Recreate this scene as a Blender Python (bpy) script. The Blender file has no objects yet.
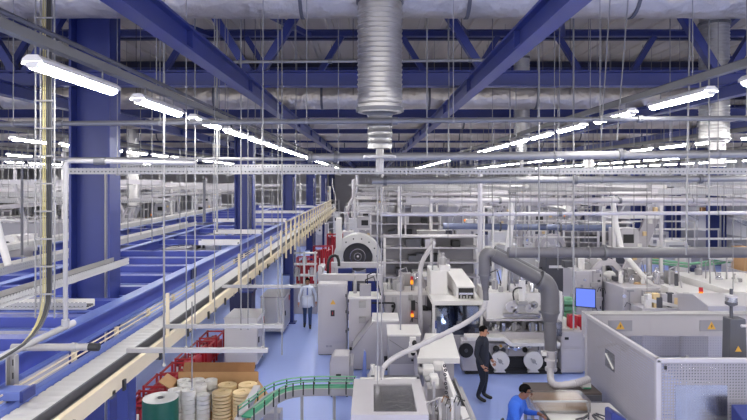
import bpy, bmesh, math, random
from mathutils import Vector, Matrix
random.seed(7)
PI = math.pi
C = bpy.context.scene.collection
F = 600.0; CX = 372.0; HY = 180.0; CH = 5.4          # focal length and horizon of the photograph, camera height
def X(px, d): return (px - CX) * d / F
def Z(py, d): return CH - (py - HY) * d / F
def W(px, py, d): return Vector((X(px, d), d, Z(py, d)))
def nth(n):
    w = ['first','second','third','fourth','fifth','sixth','seventh','eighth','ninth','tenth','eleventh','twelfth']
    if 1 <= n <= 12: return w[n-1]
    return '%d%s' % (n, 'th' if 10 <= n % 100 <= 20 else {1:'st',2:'nd',3:'rd'}.get(n % 10, 'th'))

# ------------------------------------------------------------------ materials
def s2l(c):
    return tuple((v/12.92 if v <= .04045 else ((v+.055)/1.055)**2.4) for v in [x/255 for x in c])
def mat(name, rgb, rough=.5, metal=0.0, var=.06, scale=6.0, bump=0.0, bscale=40, spec=.5, stretch=None):
    m = bpy.data.materials.new(name); m.use_nodes = True
    nt = m.node_tree; b = nt.nodes['Principled BSDF']
    c = s2l(rgb)
    tc = nt.nodes.new('ShaderNodeTexCoord'); nz = nt.nodes.new('ShaderNodeTexNoise')
    nz.inputs['Scale'].default_value = scale; nz.inputs['Detail'].default_value = 3
    src = tc.outputs['Object']
    if stretch:
        mp = nt.nodes.new('ShaderNodeMapping'); mp.inputs['Scale'].default_value = stretch
        nt.links.new(src, mp.inputs['Vector']); src = mp.outputs['Vector']
    nt.links.new(src, nz.inputs['Vector'])
    mx = nt.nodes.new('ShaderNodeMix'); mx.data_type = 'RGBA'
    mx.inputs[6].default_value = tuple(max(0, v*(1-var)) for v in c) + (1,)
    mx.inputs[7].default_value = tuple(min(1, v*(1+var)) for v in c) + (1,)
    nt.links.new(nz.outputs['Fac'], mx.inputs[0]); nt.links.new(mx.outputs[2], b.inputs['Base Color'])
    b.inputs['Roughness'].default_value = rough; b.inputs['Metallic'].default_value = metal
    b.inputs['Specular IOR Level'].default_value = spec
    if bump:
        bp = nt.nodes.new('ShaderNodeBump'); bp.inputs['Strength'].default_value = bump; bp.inputs['Distance'].default_value = .01
        n2 = nt.nodes.new('ShaderNodeTexNoise'); n2.inputs['Scale'].default_value = bscale; n2.inputs['Detail'].default_value = 4; bp.inputs['Distance'].default_value = .01 if bscale > 8 else .06
        nt.links.new(src, n2.inputs['Vector']); nt.links.new(n2.outputs['Fac'], bp.inputs['Height'])
        nt.links.new(bp.outputs['Normal'], b.inputs['Normal'])
    return m
def emis(name, rgb, strength):
    m = bpy.data.materials.new(name); m.use_nodes = True
    nt = m.node_tree; nt.nodes.clear()
    e = nt.nodes.new('ShaderNodeEmission'); e.inputs[0].default_value = s2l(rgb)+(1,); e.inputs[1].default_value = strength
    o = nt.nodes.new('ShaderNodeOutputMaterial'); nt.links.new(e.outputs[0], o.inputs[0]); return m
def glassy(name, rgb, fac, rough=.05):
    m = bpy.data.materials.new(name); m.use_nodes = True
    nt = m.node_tree; nt.nodes.clear()
    t = nt.nodes.new('ShaderNodeBsdfTransparent'); t.inputs[0].default_value = s2l(rgb)+(1,)
    g = nt.nodes.new('ShaderNodeBsdfGlossy'); g.inputs['Roughness'].default_value = rough
    x = nt.nodes.new('ShaderNodeMixShader')
    nz = nt.nodes.new('ShaderNodeTexNoise'); nz.inputs['Scale'].default_value = 3
    mr = nt.nodes.new('ShaderNodeMapRange'); mr.inputs[3].default_value = fac*.6; mr.inputs[4].default_value = fac*1.4
    nt.links.new(nz.outputs['Fac'], mr.inputs[0]); nt.links.new(mr.outputs[0], x.inputs[0])
    o = nt.nodes.new('ShaderNodeOutputMaterial')
    nt.links.new(t.outputs[0], x.inputs[1]); nt.links.new(g.outputs[0], x.inputs[2]); nt.links.new(x.outputs[0], o.inputs[0]); return m
def perforated(name, rgb, pitch, ratio, ax=('X','Z')):
    """sheet metal punched with a grid of round holes"""
    m = mat(name, rgb, .45, .0); nt = m.node_tree; b = nt.nodes['Principled BSDF']
    out = [n for n in nt.nodes if n.type == 'OUTPUT_MATERIAL'][0]
    tc = nt.nodes.new('ShaderNodeTexCoord'); sp = nt.nodes.new('ShaderNodeSeparateXYZ'); nt.links.new(tc.outputs['Object'], sp.inputs[0])
    sq = []
    for a in ax:
        d = nt.nodes.new('ShaderNodeMath'); d.operation = 'DIVIDE'; d.inputs[1].default_value = pitch; nt.links.new(sp.outputs[a], d.inputs[0])
        f = nt.nodes.new('ShaderNodeMath'); f.operation = 'FRACT'; nt.links.new(d.outputs[0], f.inputs[0])
        s = nt.nodes.new('ShaderNodeMath'); s.operation = 'SUBTRACT'; s.inputs[1].default_value = .5; nt.links.new(f.outputs[0], s.inputs[0])
        p = nt.nodes.new('ShaderNodeMath'); p.operation = 'MULTIPLY'; nt.links.new(s.outputs[0], p.inputs[0]); nt.links.new(s.outputs[0], p.inputs[1]); sq.append(p)
    ad = nt.nodes.new('ShaderNodeMath'); ad.operation = 'ADD'; nt.links.new(sq[0].outputs[0], ad.inputs[0]); nt.links.new(sq[1].outputs[0], ad.inputs[1])
    lt = nt.nodes.new('ShaderNodeMath'); lt.operation = 'LESS_THAN'; lt.inputs[1].default_value = (ratio/2)**2; nt.links.new(ad.outputs[0], lt.inputs[0])
    tr = nt.nodes.new('ShaderNodeBsdfTransparent'); mx = nt.nodes.new('ShaderNodeMixShader')
    nt.links.new(lt.outputs[0], mx.inputs[0]); nt.links.new(b.outputs[0], mx.inputs[1]); nt.links.new(tr.outputs[0], mx.inputs[2])
    nt.links.new(mx.outputs[0], out.inputs[0]); return m

BLUE = mat('blue_paint', (35,47,114), .42, 0, .07, 3)
BLUEL = mat('light_blue_paint', (96,112,176), .4, 0, .06, 3)
NAVY = mat('navy_paint', (32,38,78), .5, 0, .08, 3)
WHITE = mat('white_paint', (216,213,213), .4, 0, .03, 2)
LGREY = mat('light_grey_paint', (182,178,184), .42, 0, .04, 2)
MGREY = mat('mid_grey_paint', (150,148,156), .45, 0, .05, 3)
DGREY = mat('dark_grey_paint', (78,78,86), .5, 0, .08, 4)
BLACK = mat('black_plastic', (26,26,30), .5, 0, .1, 8)
GALV = mat('galvanised_steel', (196,194,194), .28, .9, .18, 5, .2, 9)
GALVS = mat('spiral_steel', (150,149,150), .34, .8, .14, 6)
GALVD = mat('dull_galvanised_steel', (112,112,117), .45, .5, .14, 6)
FOIL = mat('insulation_foil', (184,176,168), .36, .72, .22, 2.6, 1.0, 5)
CHROME = mat('bright_steel', (214,214,220), .22, 1, .05, 10)
ZINC = mat('zinc_white', (160,158,160), .42, .2, .06, 4)
RODM = mat('rod_steel', (132,131,133), .45, .3, .08, 4)
PIPEG = mat('grey_pipe', (138,137,140), .4, .35, .1, 5)
TRUNK = mat('trunking_paint', (118,116,114), .5, .1, .08, 3)
PBLUE_LIT = mat('platform_blue_lit', (58,70,150), .4, 0, .07, 3)  # blue steel paint made lighter: light on the platform put into the colour
DUCTG = mat('grey_plastic_duct', (98,96,102), .38, 0, .08, 5)
CREAM = mat('cream_paint', (206,192,164), .45, 0, .05, 4)
BELT = mat('roller_bed', (198,196,196), .4, .2, .06, 6)
RED = mat('red_paint', (178,34,48), .45, 0, .15, 7)
REDD = mat('dark_red_plastic', (128,28,44), .5, 0, .2, 9)
GREEN = mat('green_chain', (46,140,104), .45, 0, .15, 9)
GREEND = mat('dark_green_plastic', (22,92,78), .45, 0, .1, 6)
GREENP = mat('pale_green_plastic', (120,176,140), .5, 0, .1, 6)
CARD = mat('cardboard', (186,146,104), .8, 0, .1, 6, .1, 60)
CARDD = mat('brown_cardboard', (140,100,66), .85, 0, .12, 6)
TAN = mat('tan_paper', (222,196,150), .7, 0, .08, 9)
PAPER = mat('paper', (236,234,230), .7, 0, .03, 9)
YELLOW = mat('yellow_sheath', (168,158,112), .5, 0, .1, 9)
ORANGE = mat('orange_plastic', (226,128,50), .45, 0, .1, 9)
AMBER = mat('amber_warning', (216,166,70), .5, 0, .06, 9)
BROWN = mat('dark_brown_belt', (84,74,72), .6, 0, .12, 14)
SKIN = mat('skin', (178,128,104), .55, 0, .06, 20)
SKIND = mat('brown_skin', (120,80,62), .55, 0, .06, 20)
HAIR = mat('black_hair', (13,11,11), .9, 0, .2, 60, spec=.1)
COAT = mat('pale_blue_cloth', (214,220,236), .85, 0, .06, 10, .3, 20)
JEANS = mat('denim', (58,76,112), .85, 0, .1, 20, .3, 60)
NAVYC = mat('navy_cloth', (28,32,48), .85, 0, .1, 14, .3, 24)
ROYAL = mat('royal_blue_cloth', (44,92,190), .85, 0, .08, 14, .3, 24)
DOOR_GLASS = glassy('machine_glass', (150,165,190), .22)
CLEAR = glassy('clear_plastic', (232,232,234), .42, .25)
LAMP = emis('lamp_glow', (255,253,248), 23.0)
SCREEN = emis('screen_glow', (92,112,200), .55)
AMBERL = emis('amber_lamp_glow', (255,140,40), .6)
PERF_X = perforated('perforated_sheet_front', (156,153,160), .052, .62, ('X','Z'))
PERF_Y = perforated('perforated_sheet_side', (164,160,167), .052, .58, ('Y','Z'))
MESHX = perforated('wire_mesh_sheet', (150,150,158), .06, 1.18, ('X','Z'))
SLOT = perforated('slotted_tray_side', (158,157,160), .06, .42, ('X','Z'))
SLOTY = perforated('slotted_tray_side_long', (176,175,177), .06, .42, ('Y','Z'))
def floor_material():
    m = mat('epoxy_floor', (150,168,228), .3, 0, .05, .8); nt = m.node_tree; b = nt.nodes['Principled BSDF']
    nz = nt.nodes.new('ShaderNodeTexNoise'); nz.inputs['Scale'].default_value = 2.2; nz.inputs['Detail'].default_value = 6
    mr = nt.nodes.new('ShaderNodeMapRange'); mr.inputs[3].default_value = .24; mr.inputs[4].default_value = .46
    nt.links.new(nz.outputs['Fac'], mr.inputs[0]); nt.links.new(mr.outputs[0], b.inputs['Roughness']); return m
FLOOR = floor_material()
DECK = mat('roof_sheet', (188,178,164), .6, 0, .06, 1.0)
WALLM = mat('wall_panel', (214,212,218), .6, 0, .04, 1.0)

# ------------------------------------------------------------------ mesh builder
class MB:
    def __init__(s): s.v = []; s.f = []
    def add(s, vs, fs):
        n = len(s.v); s.v += [tuple(v) for v in vs]; s.f += [tuple(i+n for i in f) for f in fs]; return s
    def box(s, x0, x1, y0, y1, z0, z1):
        return s.add([(x0,y0,z0),(x1,y0,z0),(x1,y1,z0),(x0,y1,z0),(x0,y0,z1),(x1,y0,z1),(x1,y1,z1),(x0,y1,z1)],
            [(0,3,2,1),(4,5,6,7),(0,1,5,4),(1,2,6,5),(2,3,7,6),(3,0,4,7)])
    def bar(s, a, b, w, h, up=(0,0,1)):
        """rectangular bar from a to b: w sideways, h along up"""
        a = Vector(a); b = Vector(b); d = (b-a).normalized(); up = Vector(up)
        if abs(d.dot(up)) > .95: up = Vector((0,1,0))
        r = d.cross(up).normalized(); u = r.cross(d)
        vs = []
        for p in (a, b):
            for i, j in ((-1,-1),(1,-1),(1,1),(-1,1)): vs.append(p + r*(i*w/2) + u*(j*h/2))
        return s.add(vs, [(3,2,1,0),(4,5,6,7),(0,1,5,4),(1,2,6,5),(2,3,7,6),(3,0,4,7)])
    def ibeam(s, a, b, w, h, t=.018, up=(0,0,1)):
        a = Vector(a); b = Vector(b); d = (b-a).normalized(); up = Vector(up)
        if abs(d.dot(up)) > .95: up = Vector((0,1,0))
        r = d.cross(up).normalized(); u = r.cross(d)
        s.bar(a+u*(h/2-t/2), b+u*(h/2-t/2), w, t, u); s.bar(a-u*(h/2-t/2), b-u*(h/2-t/2), w, t, u)
        return s.bar(a, b, t, h-2*t, u)
    def tube(s, pts, r, n=10, caps=True):
        pts = [Vector(p) for p in pts]; rs = r if isinstance(r, (list, tuple)) else [r]*len(pts)
        rings = []; prev = None
        for i, p in enumerate(pts):
            if i == 0: t = pts[1]-p
            elif i == len(pts)-1: t = p-pts[i-1]
            else: t = (pts[i+1]-p).normalized() + (p-pts[i-1]).normalized()
            t = t.normalized() if t.length > 1e-9 else Vector((0,0,1))
            if prev is None:
                q = Vector((0,0,1)) if abs(t.z) < .9 else Vector((1,0,0)); u = t.cross(q).normalized()
            else:
                u = (prev - t*prev.dot(t)); u = u.normalized() if u.length > 1e-6 else t.orthogonal().normalized()
            prev = u; w = t.cross(u)
            rings.append([p + (u*math.cos(2*PI*k/n) + w*math.sin(2*PI*k/n))*rs[i] for k in range(n)])
        vs = [v for R in rings for v in R]; fs = []
        for i in range(len(pts)-1):
            for k in range(n): fs.append((i*n+k, i*n+(k+1)%n, (i+1)*n+(k+1)%n, (i+1)*n+k))
        if caps: fs.append(tuple(range(n-1,-1,-1))); fs.append(tuple((len(pts)-1)*n+k for k in range(n)))
        return s.add(vs, fs)
    def cyl(s, c, r, h, axis='z', n=20, r2=None):
        c = Vector(c); d = {'x':Vector((1,0,0)),'y':Vector((0,1,0)),'z':Vector((0,0,1))}[axis]
        return s.tube([c, c+d*h], [r, r if r2 is None else r2], n)
    def lathe(s, c, prof, n=20, axis='z'):
        """prof: (radius, height) pairs along the axis"""
        c = Vector(c); vs = []; fs = []
        for r, h in prof:
            for k in range(n):
                a = 2*PI*k/n; x, y = r*math.cos(a), r*math.sin(a)
                vs.append(c + (Vector((x,y,h)) if axis == 'z' else Vector((x,h,y)) if axis == 'y' else Vector((h,x,y))))
        for i in range(len(prof)-1):
            for k in range(n): fs.append((i*n+k, i*n+(k+1)%n, (i+1)*n+(k+1)%n, (i+1)*n+k))
        fs.append(tuple(range(n-1,-1,-1))); fs.append(tuple((len(prof)-1)*n+k for k in range(n)))
        return s.add(vs, fs)
    def ring(s, c, r0, r1, w, axis='y', n=28, a0=0, a1=2*PI):
        """flat ring (washer) of thickness w"""
        c = Vector(c); full = abs(a1-a0-2*PI) < 1e-6; m = n if full else n+1; vs = []; fs = []
        for k in range(m):
            a = a0+(a1-a0)*k/n
            for r, h in ((r0,0),(r1,0),(r1,w),(r0,w)):
                x, y = r*math.cos(a), r*math.sin(a)
                vs.append(c + (Vector((x,h,y)) if axis == 'y' else Vector((h,x,y)) if axis == 'x' else Vector((x,y,h))))
        for k in range(n if full else n):
            i, j = k*4, ((k+1) % m)*4
            for q in range(4): fs.append((i+q, i+(q+1)%4, j+(q+1)%4, j+q))
        if not full: fs.append((0,1,2,3)); fs.append((n*4+3,n*4+2,n*4+1,n*4))
        return s.add(vs, fs)
    def prism(s, poly, a, b, axis='x'):
        """polygon in the plane across the axis, swept from a to b; poly pairs are (y,z) for x, (x,z) for y, (x,y) for z"""
        n = len(poly); mk = {'x':lambda p,t:(t,p[0],p[1]),'y':lambda p,t:(p[0],t,p[1]),'z':lambda p,t:(p[0],p[1],t)}[axis]
        return s.add([mk(p,a) for p in poly]+[mk(p,b) for p in poly],
            [tuple(range(n)), tuple(range(2*n-1,n-1,-1))]+[(i,(i+1)%n,n+(i+1)%n,n+i) for i in range(n)])
    def ball(s, c, r, n=12, m=8):
        c = Vector(c); r = Vector(r) if not isinstance(r,(int,float)) else Vector((r,r,r)); vs = []; fs = []
        for i in range(1,m):
            t = PI*i/m
            for k in range(n):
                a = 2*PI*k/n; vs.append((c.x+r.x*math.sin(t)*math.cos(a), c.y+r.y*math.sin(t)*math.sin(a), c.z+r.z*math.cos(t)))
        top = len(vs); vs += [(c.x,c.y,c.z+r.z),(c.x,c.y,c.z-r.z)]
        for i in range(m-2):
            for k in range(n): fs.append((i*n+k,(i+1)*n+k,(i+1)*n+(k+1)%n,i*n+(k+1)%n))
        for k in range(n):
            fs.append((top,k,(k+1)%n)); fs.append((top+1,(m-2)*n+(k+1)%n,(m-2)*n+k))
        return s.add(vs, fs)
    def mesh(s, name, m):
        me = bpy.data.meshes.new(name); me.from_pydata(s.v, [], s.f); me.update()
        bm = bmesh.new(); bm.from_mesh(me); bmesh.ops.recalc_face_normals(bm, faces=bm.faces); bm.to_mesh(me); bm.free()
        me.materials.append(m)
        me.polygons.foreach_set('use_smooth', [True]*len(me.polygons)); me.set_sharp_from_angle(angle=math.radians(35))
        return me
    def build(s, name, m, parent=None, bevel=0, label=None, kind=None):
        off = OFF.get(parent.name) if parent else None          # parts drawn in world coordinates under a root that stands at its base
        if off: s.v = [(v[0]-off[0], v[1]-off[1], v[2]-off[2]) for v in s.v]
        o = bpy.data.objects.new(name, s.mesh(name, m)); C.objects.link(o)
        if parent: o.parent = parent
        if off: OFF[o.name] = off
        if bevel:
            b = o.modifiers.new('bevel','BEVEL'); b.width = bevel; b.segments = 2; b.limit_method = 'ANGLE'; b.harden_normals = False
        if label: o['label'] = label
        if kind: o['kind'] = kind
        return o
def tag(o, label, cat, group=None, kind=None):
    o['label'] = label; o['category'] = cat
    if group: o['group'] = group
    o['kind'] = kind or 'thing'
    return o
def thing(name, label, cat, loc=(0,0,0), rz=0, group=None, kind=None):
    o = bpy.data.objects.new(name, None); C.objects.link(o); o.location = loc; o.rotation_euler = (0,0,rz); o.empty_display_size = .1
    return tag(o, label, cat, group, kind)
def dup(root, loc, rz=0, label=None, group=None, scale=None):
    r = root.copy(); C.objects.link(r); r.location = loc; r.rotation_euler = (0,0,rz)
    if scale: r.scale = scale
    if label: r['label'] = label
    if group: r['group'] = group
    for ch in KIDS[root.name]:
        c = ch.copy(); C.objects.link(c); c.parent = r
        for g in KIDS.get(ch.name, []):
            d = g.copy(); C.objects.link(d); d.parent = c
    return r
OFF = {}
def wthing(name, label, cat, base, group=None, kind=None):
    """a thing whose parts are drawn in world coordinates"""
    o = thing(name, label, cat, base, 0, group, kind); OFF[o.name] = tuple(base); return o
KIDS = {}
def remember(root):
    def walk(o):
        KIDS[o.name] = [x for x in C.objects if x.parent == o]
        for x in KIDS[o.name]: walk(x)
    walk(root); return root
def each(name, m, parent, mbs, label=None):
    """every piece a part of its own"""
    return [q.build(name, m, parent, 0, label) for q in mbs]
def arc(p0, p1, p2, n=6):
    p0, p1, p2 = Vector(p0), Vector(p1), Vector(p2)
    return [p0*(1-t)**2 + p1*2*t*(1-t) + p2*t*t for t in [i/n for i in range(n+1)]]

# ------------------------------------------------------------------ the hall
def struct(o): o['kind'] = 'structure'; return o
struct(MB().box(-46, 22.9, -12, 72, -.2, 0).build('floor', FLOOR))
cm = MB(); prof = []                                   # trapezoidal roof sheet, ribs running away from the viewer
x = -46.0
while x < 22.9: prof += [(x,9.44),(x+.40,9.44),(x+.43,9.48),(x+.57,9.48)]; x += .60
nn = len(prof); cm.add([(a,-12,b) for a,b in prof]+[(a,72,b) for a,b in prof], [(i,i+1,nn+i+1,nn+i) for i in range(nn-1)])
struct(cm.build('ceiling', DECK))
struct(MB().box(-46, 22.9, 72, 72.2, 0, 9.6).build('wall_back', LGREY))
struct(MB().box(-46.2, -46, -12, 72, 0, 9.6).build('wall_left', WALLM))
wr = struct(MB().box(22.9, 23.1, -12, 72, 0, 9.6).build('wall_right', WALLM))
struct(MB().box(22.84, 22.9, -12, 72, 0, 1.9).build('baseboard_right', MGREY))

# columns
def column(x, y, label, k=1.0):
    t = wthing('steel_column', label, 'column', (x,y,0), 'blue steel columns', 'thing')
    MB().box(x-.32*k,x+.32*k, y+.16,y+.19, .03, 9.1).build('web', BLUE, t)
    for s_ in (-1,1): MB().box(x+s_*.32*k-.02,x+s_*.32*k+.02, y-.03,y+.40, .03, 9.1).build('flange', BLUE, t)
    MB().box(x-.42,x+.42, y-.1,y+.5, 0, .03).build('base_plate', BLUE, t)
    each('conduit', GALV, t, [MB().tube([(x+.20+.04*q, y+.12, .05),(x+.20+.04*q, y+.12, 5.55)], .014, 6) for q in range(3)])
for k in range(6):
    column(-4.70, 10+12*k, 'blue H-section steel column beside the overhead conveyor, %s from the viewer' % nth(k+1))
for k in range(6):
    column(21.9, 38+5.6*k, 'blue steel column against the right-hand wall, %s from the viewer' % nth(k+1), 1.6)

# roof trusses across the hall
def isec(a, b, w, h): return MB().ibeam(a, b, w, h)
DIAG = {}
def truss(y, idx):
    t = wthing('roof_truss', 'blue steel roof truss crossing the hall, %s from the viewer' % nth(idx), 'truss', (-11.5,y,6.95), 'blue roof trusses', 'thing')
    MB().ibeam((-45.9,y,7.08),(22.8,y,7.08), .24, .25).build('bottom_chord', BLUE, t)
    MB().ibeam((-45.9,y,9.06),(22.8,y,9.06), .20, .16).build('top_chord', BLUE, t)
    x = -17.55
    while x < 21:
        for sg in (-1,1):
            MB().bar((x+sg*.10,y,7.2),(x+sg*1.2,y,8.99), .13, .15, (0,1,0)).build('diagonal', BLUE, t)
        x += 3.9
    each('purlin_post', NAVY, t, [MB().box(-19.53+3.9*k,-19.47+3.9*k,y-.03,y+.03,9.14,9.3) for k in range(11)])
for k in range(13): truss(10+5*k, k+1)
for k in range(16):
    y = 8.3+4.0*k
    tag(MB().ibeam((-45.9,y,9.30),(22.8,y,9.30), .16, .20).build('roof_purlin', NAVY),
        'dark blue purlin under the roof sheets, %s from the viewer' % nth(k+1), 'purlin', 'roof purlins', 'thing')
for i, (x, y) in enumerate([(x_, y_) for y_ in (10.2,20.2,30.2) for x_ in (-9.2,-5.6,-3.15,.75,3.15,7.0)]):
    tag(MB().bar((x,y,8.9),(x+1.6,y+4.7,9.0), .11,.11).build('roof_brace', BLUE),
        'blue diagonal roof brace behind truss %s, %s from the left in its row' % (nth(1+2*(i//6)), nth(i%6+1)), 'brace', 'roof braces', 'thing')
# longitudinal girders under the trusses
for nm, x, zt, h, w, lb in (('girder',-1.86,6.92,.24,.16,'blue steel girder running away under the trusses, left of the spiral duct'),
                      ('girder',1.49,6.92,.24,.16,'blue steel girder running away under the trusses, right of the spiral duct'),
                      ('girder',-5.75,6.94,.22,.18,'blue girder running away beyond the left lamp row, beside the columns'),
                      ('girder',5.75,6.94,.22,.18,'blue girder running away above the right-hand lamp row'),
                      ('girder',-9.6,6.94,.22,.18,'blue girder running away on the far left, beyond the columns'),
                      ('girder',9.6,6.94,.22,.18,'blue girder running away on the far right')):
    t = wthing('roof_girder', lb, 'girder', (x,3,zt-h), 'roof girders', 'thing')
    MB().box(x-w/2,x+w/2,2.5,71.5,zt-.025,zt).build('upper_flange', BLUE, t)
    MB().box(x-w/2,x+w/2,2.5,71.5,zt-h,zt-h+.025).build('lower_flange', BLUE, t)
    MB().box(x-.012,x+.012,2.5,71.5,zt-h+.025,zt-.025).build('web', BLUE, t)
    each('stiffener', BLUE, t, [MB().box(x-w/2+.01,x+w/2-.01,6+3*k-.008,6+3*k+.008,zt-h+.025,zt-.025) for k in range(14)])

# ------------------------------------------------------------------ lamps: rows of tubular fittings on trunking
LN = 1.26
def lamp_proto():
    t = thing('ceiling_lamp', 'x', 'lamp', (0,0,0), 0, 'tubular ceiling lamps')
    m = MB(); m.prism([(-.075,-.012),(-.066,.006),(.066,.006),(.075,-.012),(.07,.02),(.035,.05),(-.035,.05),(-.07,.02)], 0, LN, 'y'); m.build('housing', WHITE, t)
    prof = [(.056*math.cos(a), -.052*math.sin(a)) for a in [PI*i/6 for i in range(7)]]
    MB().prism(prof, .02, LN-.02, 'y').build('diffuser', LAMP, t)
    for a in (-.01, LN-.02): MB().prism([(p*.9, q*.9) for p,q in prof], a, a+.03, 'y').build('end_cap', WHITE, t)
    MB().tube([(0,.2,.05),(0,.2,.14),(0,LN-.2,.14),(0,LN-.2,.05)], .008, 5).build('hanger', RODM, t)
    return remember(t)
lampP = lamp_proto(); lamp_used = False
ROWS = [(-15.8,.80,'fourth row left of the spiral duct'),(-11.3,.80,'third row left of the spiral duct'),(-6.8,.80,'second row left of the spiral duct'),(-2.3,.80,'first row left of the spiral duct'),
        (3.42,.90,'first row right of the spiral duct'),(7.9,.90,'second row right of the spiral duct'),(12.4,.90,'third row right of the spiral duct'),(16.9,.90,'fourth row right of the spiral duct')]
for ri, (x, h, rn) in enumerate(ROWS):
    z = CH+h; n = 0
    vis = F*abs(x)/385.0
    y0 = 4.06-1.82*7 if x < 0 else 6.05-1.82*8
    t = wthing('lamp_trunking', 'grey trunking that carries the lamps of the %s' % rn, 'trunking', (x,y0,z+.14), 'lamp trunkings')
    MB().box(x-.035,x+.035,y0,66,z+.13,z+.20).build('channel', TRUNK, t)
    each('drop_wire', RODM, t, [MB().tube([(x,3.4+3*k,z+.2),(x,3.4+3*k,9.4)], .006, 5) for k in range(20)])
    m = MB(); m.tube([(x+.06,y0,z+.22),(x+.06,66,z+.22)], .018, 6); m.build('cable', DGREY, t)
    y = y0; k = 0
    while y < 60:
        k += 1
        seen = y + LN > vis
        if seen: n += 1
        lb = '%s white tube lamp from viewer, %s' % (nth(n), rn)
        if not seen: lb = '%s white tube lamp overhead out of view, %s' % (nth(k), rn)
        if not lamp_used:
            lampP.location = (x,y,z); lampP['label'] = lb; lamp_used = True
        else: dup(lampP, (x,y,z), 0, lb)
        y += 1.82

# ------------------------------------------------------------------ air ducts
def cross_duct(y, z, r, x0, x1, label, m=FOIL):
    t = wthing('air_duct', label, 'duct', ((x0+x1)/2,y,z-r), 'ducts across the hall')
    pr = []; x = x0
    rnd = random.Random(int(y*10))
    while x < x1: pr += [(r*rnd.uniform(.975,1.0), x),(r*rnd.uniform(.985,1.02), x+.3)]; x += .6
    MB().lathe((0,y,z), pr, 24, 'x').build('duct_shell', m, t)
    nb = int((x1-x0-.6)/2.3)
    each('band', DGREY, t, [MB().ring((x0+.5+2.3*k,y,z), r*.97, r*1.035, .05, 'x', 24) for k in range(nb)])
    each('hanger_wire', BLACK, t, [MB().tube([(x0+1.2+2.3*k,y-r*1.04,z),(x0+1.2+2.3*k,y-r*1.04,9.4)], .006, 5) for k in range(nb)])
cross_duct(8.4, CH+2.61, .34, -13, 12, 'big foil-wrapped air duct across the top, nearest the viewer')
cross_duct(13.0, CH+1.80, .27, -20, 7.2, 'foil-wrapped air duct across the hall behind the nearest roof truss')
cross_duct(18, CH+1.80, .27, -30, 20, 'foil-wrapped air duct across the hall behind the second roof truss')
cross_duct(23, CH+1.78, .27, -34, 22, 'foil-wrapped air duct across the hall behind the third roof truss')
cross_duct(28, CH+1.78, .27, -34, 22, 'foil-wrapped air duct across the hall behind the fourth roof truss')
def spiral(x, y, r, z0, z1, label, nr=None, z2=None):
    t = wthing('spiral_duct', label, 'duct', (x,y,z0), 'spiral ducts')
    pr = []; z = z0
    while z < z1: pr += [(r,z),(r,z+.040),(r*1.04,z+.048),(r*1.04,z+.054)]; z += .062
    pr += [(r,z1)]
    MB().lathe((x,y,0), pr, 30).build('duct_shell', GALV, t)
    each('collar', GALVD, t, [MB().ring((x,y,zz), r*.97, r*1.09, .05, 'z', 30) for zz in (z0+.01, z0+(1.4 if z1-z0 > 2.9 else (z1-z0)*.93))])
    if nr:
        pr = [(r*.98,z0+.01),(nr,z0-.03)]; z = z2
        pp = []
        while z < z0-.03: pp += [(nr,z),(nr,z+.05),(nr*1.04,z+.058),(nr*1.04,z+.066)]; z += .075
        MB().lathe((x,y,0), pp+[(nr,z0-.02)], 24).build('lower_pipe', GALVS, t)
        MB().lathe((x,y,0), [(nr,z0-.05),(nr*1.1,z0-.02),(r*.97,z0+.015)], 24).build('reducer', GALVD, t)
        m = MB(); m.ring((x,y,z2-.12), nr*.2, nr*1.35, .035, 'z', 24); m.tube([(x,y,z2-.3),(x,y,z2)], nr*.35, 10); m.build('damper', ZINC, t)
    return t
spiral(.10, 7.68, .28, CH+.86, CH+3.95, 'large shiny spiral duct hanging in the middle of the hall', .155, CH+.40)
spiral(X(714,11.4), 11.4, .26, CH+.73, CH+3.1, 'spiral duct hanging on the right behind the lamps')
spiral(X(533,13.2), 14.2, .18, CH+1.0, CH+3.0, 'slim pale spiral duct hanging just left of the right-hand lamp row', .11, CH+.5)
spiral(X(133,20), 20, .19, CH-.9, CH+2.6, 'slim spiral duct drop seen left of the second blue column')
spiral(X(60,22), 22.6, .2, CH-.5, CH+2.6, 'slim spiral duct drop left of the nearest blue column')
spiral(X(745,12.4), 13.4, .17, CH+.3, CH+2.6, 'slim spiral duct drop at the right edge of the picture')
spiral(X(597,26), 27.0, .22, CH+.5, CH+3.0, 'slim spiral duct drop far behind, below the right-hand lamp row')

# ------------------------------------------------------------------ pipes, trays and rods hung across the hall
def hpipe(name, label, cat, y, py0, py1, px0, px1, r, m, flanges=(), hang=0, seg=10, group=None):
    a, b = W(px0,py0,y), W(px1,py1,y)
    t = wthing(name, label, cat, tuple((a+b)/2), group)
    MB().tube([a,b], r, seg).build('pipe', m, t)
    if flanges:
        for px in flanges:
            p = a.lerp(b, (px-px0)/(px1-px0)); MB().cyl((p.x-.03,p.y,p.z), r*1.5, .06, 'x', 14).build('coupling', GALVD, t)
    if hang:
        k = 0; L = (b-a).length; nn = int(L/hang)
        for i in range(nn):
            p = a.lerp(b, (i+.5)/nn); g = MB().tube([(p.x,p.y-.0,p.z+r),(p.x,p.y,9.4)], .006, 5); g.ring((p.x-.012,p.y,p.z), r*1.0, r*1.25, .024, 'x', 10)
            g.build('hanger', RODM, t)
    return t
hpipe('steel_pipe','grey steel pipe across the whole hall in front of the lamps','pipe',7.4,124.5,117.5,-60,820,.032,GALVD,(60,395,640),1.6)
hpipe('steel_pipe','thick steel pipe ending in a flange left of the spiral duct','pipe',9.0,157.5,153.5,309,800,.062,PIPEG,(310,336,620),2.2,14)
hpipe('steel_pipe','thin steel pipe continuing left from the flange of the thick pipe','pipe',9.05,159,159,-40,306,.026,PIPEG,(200,),2.4)
hpipe('sprinkler_pipe','thin sprinkler pipe high up across the hall under the nearest truss, left','pipe',9.4,62,61,228,362,.024,PIPEG,(240,330),1.5)
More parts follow.
